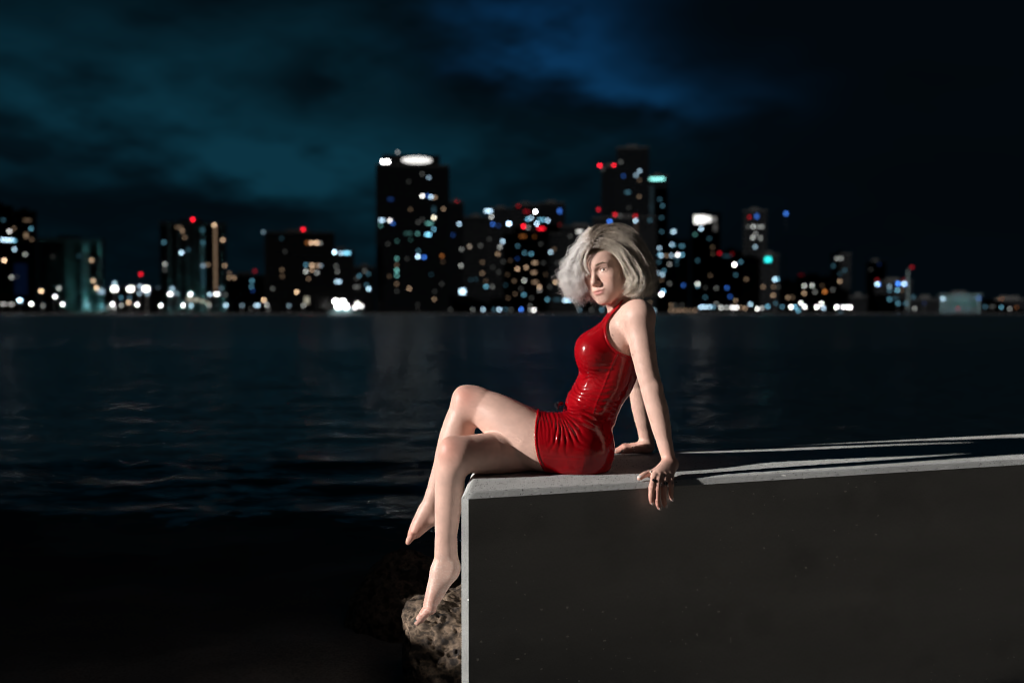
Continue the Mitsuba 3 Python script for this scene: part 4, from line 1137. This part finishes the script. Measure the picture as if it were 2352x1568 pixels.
# ---------------------------------------------------------------- eyes, brows, lashes
def cap_mesh(c, axis, r, half, n=24, rings=6):
    axis = unit(axis); a = unit(np.cross(axis, [0.3, .2, .9])); b = np.cross(axis, a)
    v = [c + axis * r]; f = []
    for i in range(1, rings + 1):
        th = half * i / rings
        for j in range(n):
            ph = 2 * np.pi * j / n
            v.append(c + r * (np.cos(th) * axis + np.sin(th) * (np.cos(ph) * a + np.sin(ph) * b)))
    for j in range(n):
        f.append([0, 1 + j, 1 + (j + 1) % n])
        for i in range(rings - 1):
            p, q = 1 + i * n, 1 + (i + 1) * n
            f += [[p + j, q + j, q + (j + 1) % n], [p + j, q + (j + 1) % n, p + (j + 1) % n]]
    return trimesh.Trimesh(np.array(v), np.array(f), process=False)
principled('eye_white', (0.78, 0.74, 0.71), 0.15, specular=0.6)
principled('iris_brown', (0.030, 0.024, 0.020), 0.15, specular=0.6)
principled('pupil_black', (0.004, 0.004, 0.004), 0.08, specular=0.6)
principled('lash_brown', (0.012, 0.008, 0.006), 0.6)
principled('brow_brown', (0.16, 0.10, 0.068), 0.7)
for s_ in (1, -1):
    c = hd(.0655, s_ * .031, 0)
    gaze = unit(CAM + np.array([0.06, 0, -.02]) - c)
    e = part(pk, 'eye', trimesh.creation.icosphere(4, .0127).apply_translation(c), 'eye_white', smooth=True)
    part(e, 'iris', cap_mesh(c, gaze, .01285, math.radians(28)), 'iris_brown', smooth=True)
    part(e, 'pupil', cap_mesh(c, gaze, .01295, math.radians(11)), 'pupil_black', smooth=True)
    # lashes: a dark line on the upper lid with short hairs, finer below
    ms = []
    for up, n, L in ((1, 22, .0060), (-1, 14, .0030)):
        line = []
        for t in np.linspace(-1, 1, 15):
            s0 = s_ * .0315 + t * .0128; u0 = -.0008 + up * .0053 * math.sqrt(max(0, 1 - t * t * .98))
            q = np.array([math.sqrt(max(1e-6, .0147 ** 2 - ((s0 - s_ * .031) * .93) ** 2 - u0 ** 2)), 0, 0])
            line.append(hd(.0655 + q[0], s0, u0))
        line = np.array(line)
        ms.append(tube(line, (.0006 if up > 0 else .00025) * np.clip(1.25 - np.abs(np.linspace(-1, 1, 15)), .35, 1), 5))
        for t in np.linspace(.05, .95, n):
            p = line[0] + 0; i = t * 14; k = int(i); p = line[k] * (1 - i + k) + line[min(k + 1, 14)] * (i - k)
            side_ = (t - .5) * 2
            d = HR @ unit([.75, .55 * side_, .45 * up])
            ms.append(tube([p, p + d * L * .6, p + d * L + HR @ np.array([0, 0, up * L * .35])], [.00035, .00025, .0001], 4))
    part(pk, 'eyelash', cat(ms), 'lash_brown')
    ms = []; rng = np.random.default_rng(12 + s_)
    for _ in range(120):
        t = rng.random()
        s0 = s_ * (.011 + t * .037); u0 = .0175 + .0055 * math.sin(min(t * 1.25, 1) * 1.9) - .004 * max(0, t - .72) + rng.normal() * (.0015 * (1 - .6 * t))
        f0 = .0885 - .0012 * t - 12.0 * max(0, abs(s0) - .012) ** 2 * 1.0
        p = hd(f0, s0, u0)
        d = HR @ unit([.12, s_ * (.75 + .3 * t), .55 - .75 * t])
        ms.append((p, d))
    tm = trimesh.proximity if False else None
    from scipy.spatial import cKDTree
    V_ = np.asarray(body_mesh.vertices); tr = cKDTree(V_)
    hairs = []
    for p, d in ms:
        i = tr.query(p)[1]; n_ = body_mesh.vertex_normals[i]
        b0 = V_[i] + n_ * .0002
        d = unit(d - n_ * (d @ n_) + n_ * .12)
        hairs.append(tube([b0, b0 + d * .0035, b0 + d * .0068], [.00032, .0003, .0001], 4))
    part(pk, 'eyebrow', cat(hairs), 'brow_brown')

# ---------------------------------------------------------------- nails, rings, earring
principled('nail_pale', (0.60, 0.55, 0.53), 0.15, specular=0.6)
principled('nail_dark', (0.045, 0.050, 0.045), 0.2, specular=0.6)
mat('silver', type='roughconductor', material='Ag', alpha=0.12)
principled('black_stone', (0.006, 0.006, 0.007), 0.08, specular=0.7)
def nail(j, r, n_, bsdf, L=.0125):
    d = unit(j[3] - j[2]); n_ = unit(n_ - d * (n_ @ d)); w = np.cross(d, n_)
    m = trimesh.creation.icosphere(3, 1.0)
    m.apply_transform(np.vstack([np.c_[np.stack([d * L * .55, w * r * .80, n_ * .0022], 1), j[3] - d * r * .05 + n_ * r * .86], [0, 0, 0, 1]]))
    return part(pk, 'fingernail', m, bsdf, smooth=True)
out_ = np.array([*WN, 0.25])
for i, f in enumerate(fingers_L): nail(f, .0072 if i < 3 else .0066, out_, 'nail_pale', .014)
nail(thumb_L, .0088, np.array([.1, -.3, 1.0]), 'nail_pale')
for f in fingers_R: nail(f, .0072, np.array([-.3, 0, 1.0]), 'nail_pale')
nail(thumb_R, .0088, np.array([-.3, -.6, .8]), 'nail_pale')
tt = at(960, 1421, 3.288)
m = trimesh.creation.icosphere(3, 1.0)
dt = unit(at(961, 1421, 3.318) - at(981, 1399, 3.318)); nn = unit(np.array([-.86, -.35, .30])); nn = unit(nn - dt * (nn @ dt))
m.apply_transform(np.vstack([np.c_[np.stack([dt * .0085, np.cross(dt, nn) * .0075, nn * .002], 1), at(961, 1421, 3.318) + [0, -.030 * 1.05, 0] + nn * .0108 - dt * .001], [0, 0, 0, 1]]))
part(pk, 'toenail', m, 'nail_dark', smooth=True)
def ring(j, t, r, thick, bsdf, stone=None, width=1.6, k0=0):
    c = j[k0] + (j[k0 + 1] - j[k0]) * t; d = unit(j[k0 + 1] - j[k0])
    m = trimesh.creation.torus(r, thick, 28, 10)
    a = unit(np.cross(d, [.2, .3, .9])); b = np.cross(d, a)
    m.apply_transform(np.vstack([np.c_[np.stack([a, b, d * width], 1), c], [0, 0, 0, 1]]))
    k = part(pk, 'ring', m, bsdf, smooth=True)
    if stone:
        n_ = unit(np.array([*WN, .6])); n_ = unit(n_ - d * (n_ @ d))
        e = trimesh.creation.icosphere(3, 1.0)
        e.apply_transform(np.vstack([np.c_[np.stack([np.cross(d, n_) * stone[0], d * stone[1], n_ * stone[2]], 1), c + n_ * (r + stone[2] * .2)], [0, 0, 0, 1]]))
        part(k, 'stone', e, stone[3], smooth=True)
    return k
k = ring(fingers_L[0], .62, .0098, .0015, 'silver', (.0092, .0066, .0060, 'black_stone')); labels[k] = {'label': 'silver ring with a big black oval stone'}
ring(fingers_L[1], .72, .0098, .0019, 'silver', None, 2.4)
k = ring(fingers_L[2], .80, .0096, .0020, 'silver', (.0075, .0075, .0050, 'black_stone'), 2.0); labels[k] = {'label': 'dark stone ring on the third finger'}
ring(thumb_L, .55, .0128, .0014, 'silver', None, 2.0, 1)
ring(thumb_R, .45, .0128, .0011, 'silver', None, 1.5, 1)
ec = hd(.005, .072, -.072)
m = trimesh.creation.torus(.011, .0007, 30, 6)
m.apply_transform(np.vstack([np.c_[HR[:, [0, 2, 1]], ec], [0, 0, 0, 1]]))
part(pk, 'earring', m, 'silver', smooth=True)

# ---------------------------------------------------------------- hair: strands laid between hand-set guide locks
def hz(zx, zy, dy): return at((1340 + zx / 5.8725) * .91875, (540 + zy / 5.8725) * .91875, HO[1] + dy)
LOCKS_R = [
 [(850, 455, -.074), (930, 420, -.084), (1040, 460, -.088), (1150, 540, -.088), (1250, 640, -.090), (1310, 770, -.094), (1350, 900, -.094), (1300, 1010, -.088)],
 [(855, 450, -.074), (950, 395, -.086), (1100, 440, -.094), (1240, 530, -.098), (1320, 670, -.106), (1450, 830, -.112), (1470, 990, -.108), (1310, 1130, -.094)],
 [(860, 440, -.072), (980, 345, -.084), (1180, 420, -.094), (1350, 560, -.098), (1450, 740, -.102), (1560, 920, -.104), (1520, 1090, -.100), (1340, 1160, -.088)],
 [(870, 420, -.066), (1020, 280, -.074), (1250, 350, -.080), (1440, 520, -.080), (1580, 740, -.078), (1630, 930, -.078), (1580, 1100, -.076), (1450, 1180, -.070)],
 [(880, 395, -.055), (1050, 220, -.055), (1300, 280, -.052), (1520, 480, -.046), (1660, 740, -.040), (1700, 940, -.036), (1660, 1090, -.034), (1560, 1180, -.034)],
 [(885, 370, -.040), (1060, 205, -.028), (1330, 230, -.014), (1560, 450, 0), (1690, 730, .006), (1725, 930, .010), (1710, 1070, .012), (1650, 1160, .012)],
 [(890, 340, -.020), (1060, 185, .004), (1320, 225, .030), (1550, 420, .046), (1680, 700, .056), (1715, 930, .060), (1690, 1080, .060), (1630, 1160, .058)],
 [(880, 320, 0), (1010, 175, .030), (1260, 215, .060), (1480, 400, .080), (1600, 680, .092), (1640, 920, .094), (1620, 1080, .092), (1560, 1150, .09)],
 [(860, 300, .015), (960, 170, .045), (1150, 170, .080), (1320, 400, .105), (1420, 680, .115), (1460, 900, .115), (1460, 1050, .112), (1430, 1130, .11)],
]
LOCKS_F = [   # the thin fringe across the brow
 [(845, 450, -.076), (815, 480, -.088), (790, 560, -.092), (785, 650, -.088), (800, 740, -.084), (820, 810, -.084), (835, 860, -.084), (842, 890, -.084)],
 [(842, 445, -.075), (790, 465, -.086), (740, 550, -.084), (715, 650, -.076), (715, 730, -.072), (735, 790, -.070), (755, 830, -.070), (765, 850, -.070)],
 [(838, 440, -.072), (755, 445, -.078), (675, 540, -.068), (640, 660, -.058), (650, 760, -.052), (690, 830, -.050), (720, 870, -.052), (740, 890, -.054)],
]
LOCKS_L = [
 [(834, 430, -.070), (750, 430, -.070), (690, 520, -.062), (650, 640, -.056), (630, 760, -.052), (625, 890, -.050), (640, 1020, -.046), (680, 1150, -.040)],
 [(830, 415, -.064), (735, 400, -.058), (645, 500, -.046), (565, 640, -.036), (510, 780, -.030), (490, 910, -.026), (505, 1040, -.024), (560, 1170, -.02)],
 [(826, 395, -.048), (740, 365, -.032), (650, 465, -.010), (555, 610, .008), (465, 750, .018), (405, 880, .024), (410, 990, .028), (450, 1090, .03)],
 [(824, 370, -.034), (745, 330, -.010), (660, 430, .016), (570, 580, .036), (480, 730, .046), (430, 880, .052), (450, 1040, .054), (520, 1190, .054)],
 [(826, 345, -.018), (765, 290, .012), (690, 400, .040), (610, 560, .058), (550, 740, .066), (530, 920, .070), (570, 1110, .070), (640, 1280, .068)],
 [(832, 325, 0), (790, 260, .032), (740, 370, .062), (690, 560, .078), (650, 760, .084), (650, 950, .086), (700, 1110, .084), (780, 1240, .080)],
 [(842, 310, .012), (830, 230, .045), (800, 360, .080), (790, 570, .098), (800, 780, .104), (850, 960, .104), (910, 1120, .10), (960, 1220, .098)],
]
TOPS = [   # the lift of the crown
 [(850, 430, -.070), (825, 345, -.074), (850, 250, -.060), (940, 185, -.040), (1080, 190, -.016), (1250, 270, .016), (1420, 420, .040), (1550, 600, .055)],
 [(860, 430, -.070), (865, 345, -.080), (935, 255, -.074), (1060, 235, -.062), (1220, 280, -.044), (1390, 410, -.024), (1540, 600, -.012), (1630, 800, -.006)],
 [(845, 400, -.050), (810, 300, -.050), (840, 205, -.030), (930, 160, -.005), (1060, 165, .025), (1210, 250, .055), (1350, 430, .078), (1450, 640, .09)],
]
from scipy.interpolate import CubicSpline
def strands(locks, n, seed, spread, curl, frizz, cut_lo=.78, cycle=2.2, bias=1.0):
    rng = np.random.default_rng(seed)
    G = np.array([[hz(*q) for q in l] for l in locks])            # guides x 8 x 3
    nf = 28 if frizz > .004 else 18
    tt = np.linspace(0, 1, 8); tf = np.linspace(0, 1, nf); i3, i9 = nf // 6, nf // 2
    Gs = np.stack([CubicSpline(tt, g)(tf) for g in G])            # guides x 18 x 3
    ng = len(G); out = []
    nc = max(1, n // 26)
    for c in range(nc):                                          # clumps
        a = rng.random() ** bias * (ng - 1.001); k = int(a); f = a - k
        f = f * f * (3 - 2 * f)
        core = Gs[k] * (1 - f) + Gs[k + 1] * f
        cdir = rng.normal(size=3); cdir /= np.linalg.norm(cdir)
        core = core + np.outer(np.sqrt(tf) * .6 + .4, cdir) * rng.normal() * spread * .8
        ctone = rng.uniform(.5, 1.15)
        ph, fr = rng.random() * 6.28, cycle * rng.uniform(.7, 1.4)
        b1 = unit(np.cross(core[i9] - core[i3], [.3, .9, .2])); b2 = unit(np.cross(core[i9] - core[i3], b1))
        amp = curl * rng.uniform(.5, 1.5)
        core = core + (amp * tf ** 1.4)[:, None] * (np.cos(ph + fr * 6.28 * tf)[:, None] * b1 + np.sin(ph + fr * 6.28 * tf)[:, None] * b2)
        for _ in range(26):
            L = rng.uniform(cut_lo, 1.0) if rng.random() > .12 else rng.uniform(.45, .8)
            d0 = rng.normal(size=3) * spread * .42
            d1 = rng.normal(size=3) * spread * .55
            tight = .75 - .35 * np.sin(np.pi * np.clip(tf * 1.1, 0, 1))
            p = core + np.outer(1 - tf, d0) * 1.2 + np.outer(tf, d1) * tight[:, None]
            ph2 = rng.random() * 6.28; f2 = rng.uniform(1.2, 2.9)
            fz = frizz * min(rng.exponential(1.0), 2.0)
            e1, e2 = rng.normal(size=3), rng.normal(size=3)
            p = p + (fz * tf ** 1.3)[:, None] * (np.outer(np.cos(ph2 + f2 * 6.28 * tf), e1) + np.outer(np.sin(ph2 + f2 * 6.28 * tf), e2))
            m = max(7, int(round(L * nf)))
            out.append((p[:m], ctone))
    return out
def strand_mesh(st, r0, r1, tip, root, seed, soft, lo):
    """All strands of one lock group as slim three-sided tubes, root darker than tip, every strand its own tone."""
    rng = np.random.default_rng(seed)
    V, F, C, base = [], [], [], 0
    ang = np.arange(3) * 2 * np.pi / 3
    for p, ctone in st:
        n = max(7, int(len(p) * (.62 if len(p) > 18 else .8)))
        q = np.stack([np.interp(np.linspace(0, len(p) - 1, n), np.arange(len(p)), p[:, j]) for j in range(3)], 1)
        t = np.gradient(q, axis=0); t /= np.linalg.norm(t, axis=1, keepdims=True) + 1e-12
        a = np.cross(t, [.31, .88, .36]); a /= np.linalg.norm(a, axis=1, keepdims=True) + 1e-12
        b = np.cross(t, a)
        ph = rng.random() * 6.28
        r = np.linspace(r0, r1, n) * rng.uniform(.7, 1.2)
        v = q[:, None] + r[:, None, None] * (np.cos(ang + ph)[None, :, None] * a[:, None] + np.sin(ang + ph)[None, :, None] * b[:, None])
        V.append(v.reshape(-1, 3))
        w = np.clip(np.linspace(0, 1, n) * soft - .25, 0, 1)[:, None]
        tone = rng.uniform(lo, 1.1) if rng.random() > .05 else lo * .6
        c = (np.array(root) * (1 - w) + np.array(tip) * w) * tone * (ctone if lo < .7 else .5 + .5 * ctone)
        C.append(np.repeat(c, 3, 0))
        i, j = np.meshgrid(np.arange(n - 1), np.arange(3), indexing='ij')
        A, B_ = base + i * 3 + j, base + i * 3 + (j + 1) % 3
        F += [np.stack([A, B_, B_ + 3], -1).reshape(-1, 3), np.stack([A, B_ + 3, A + 3], -1).reshape(-1, 3)]
        base += 3 * n
    return trimesh.Trimesh(np.vstack(V), np.vstack(F), process=False), np.clip(np.vstack(C), .01, .97)
mat('hair_fibre', type='principled', base_color={'type': 'mesh_attribute', 'name': 'vertex_color'}, roughness=0.27, specular=0.9)
mat('hair_fibre_lit', type='principled', base_color={'type': 'mesh_attribute', 'name': 'vertex_color'}, roughness=0.30, specular=0.8)  # left locks and fringe, their blown-out light put into the paler colour
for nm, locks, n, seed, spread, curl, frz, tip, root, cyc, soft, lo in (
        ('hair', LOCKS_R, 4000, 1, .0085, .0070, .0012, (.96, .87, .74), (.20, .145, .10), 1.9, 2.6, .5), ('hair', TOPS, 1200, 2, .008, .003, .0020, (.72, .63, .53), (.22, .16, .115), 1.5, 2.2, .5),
        ('hair', LOCKS_L, 3400, 3, .012, .013, .0052, (.97, .95, .93), (.50, .41, .33), 3.6, 4.5, .85), ('hair', LOCKS_F, 150, 4, .006, .002, .001, (.95, .89, .82), (.45, .36, .28), 1.2, 3, .8),
        ('hair', LOCKS_L[1:], 800, 5, .016, .018, .010, (.97, .95, .93), (.7, .6, .5), 4.5, 5, .85), ('hair', LOCKS_R[3:8], 220, 6, .016, .008, .006, (.8, .72, .62), (.2, .15, .1), 2.2, 2.5, .6)):
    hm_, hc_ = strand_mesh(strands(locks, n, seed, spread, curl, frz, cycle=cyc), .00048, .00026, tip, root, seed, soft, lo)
    part(pk, nm, hm_, 'hair_fibre' if lo < .7 else 'hair_fibre_lit', smooth=True, color=hc_)
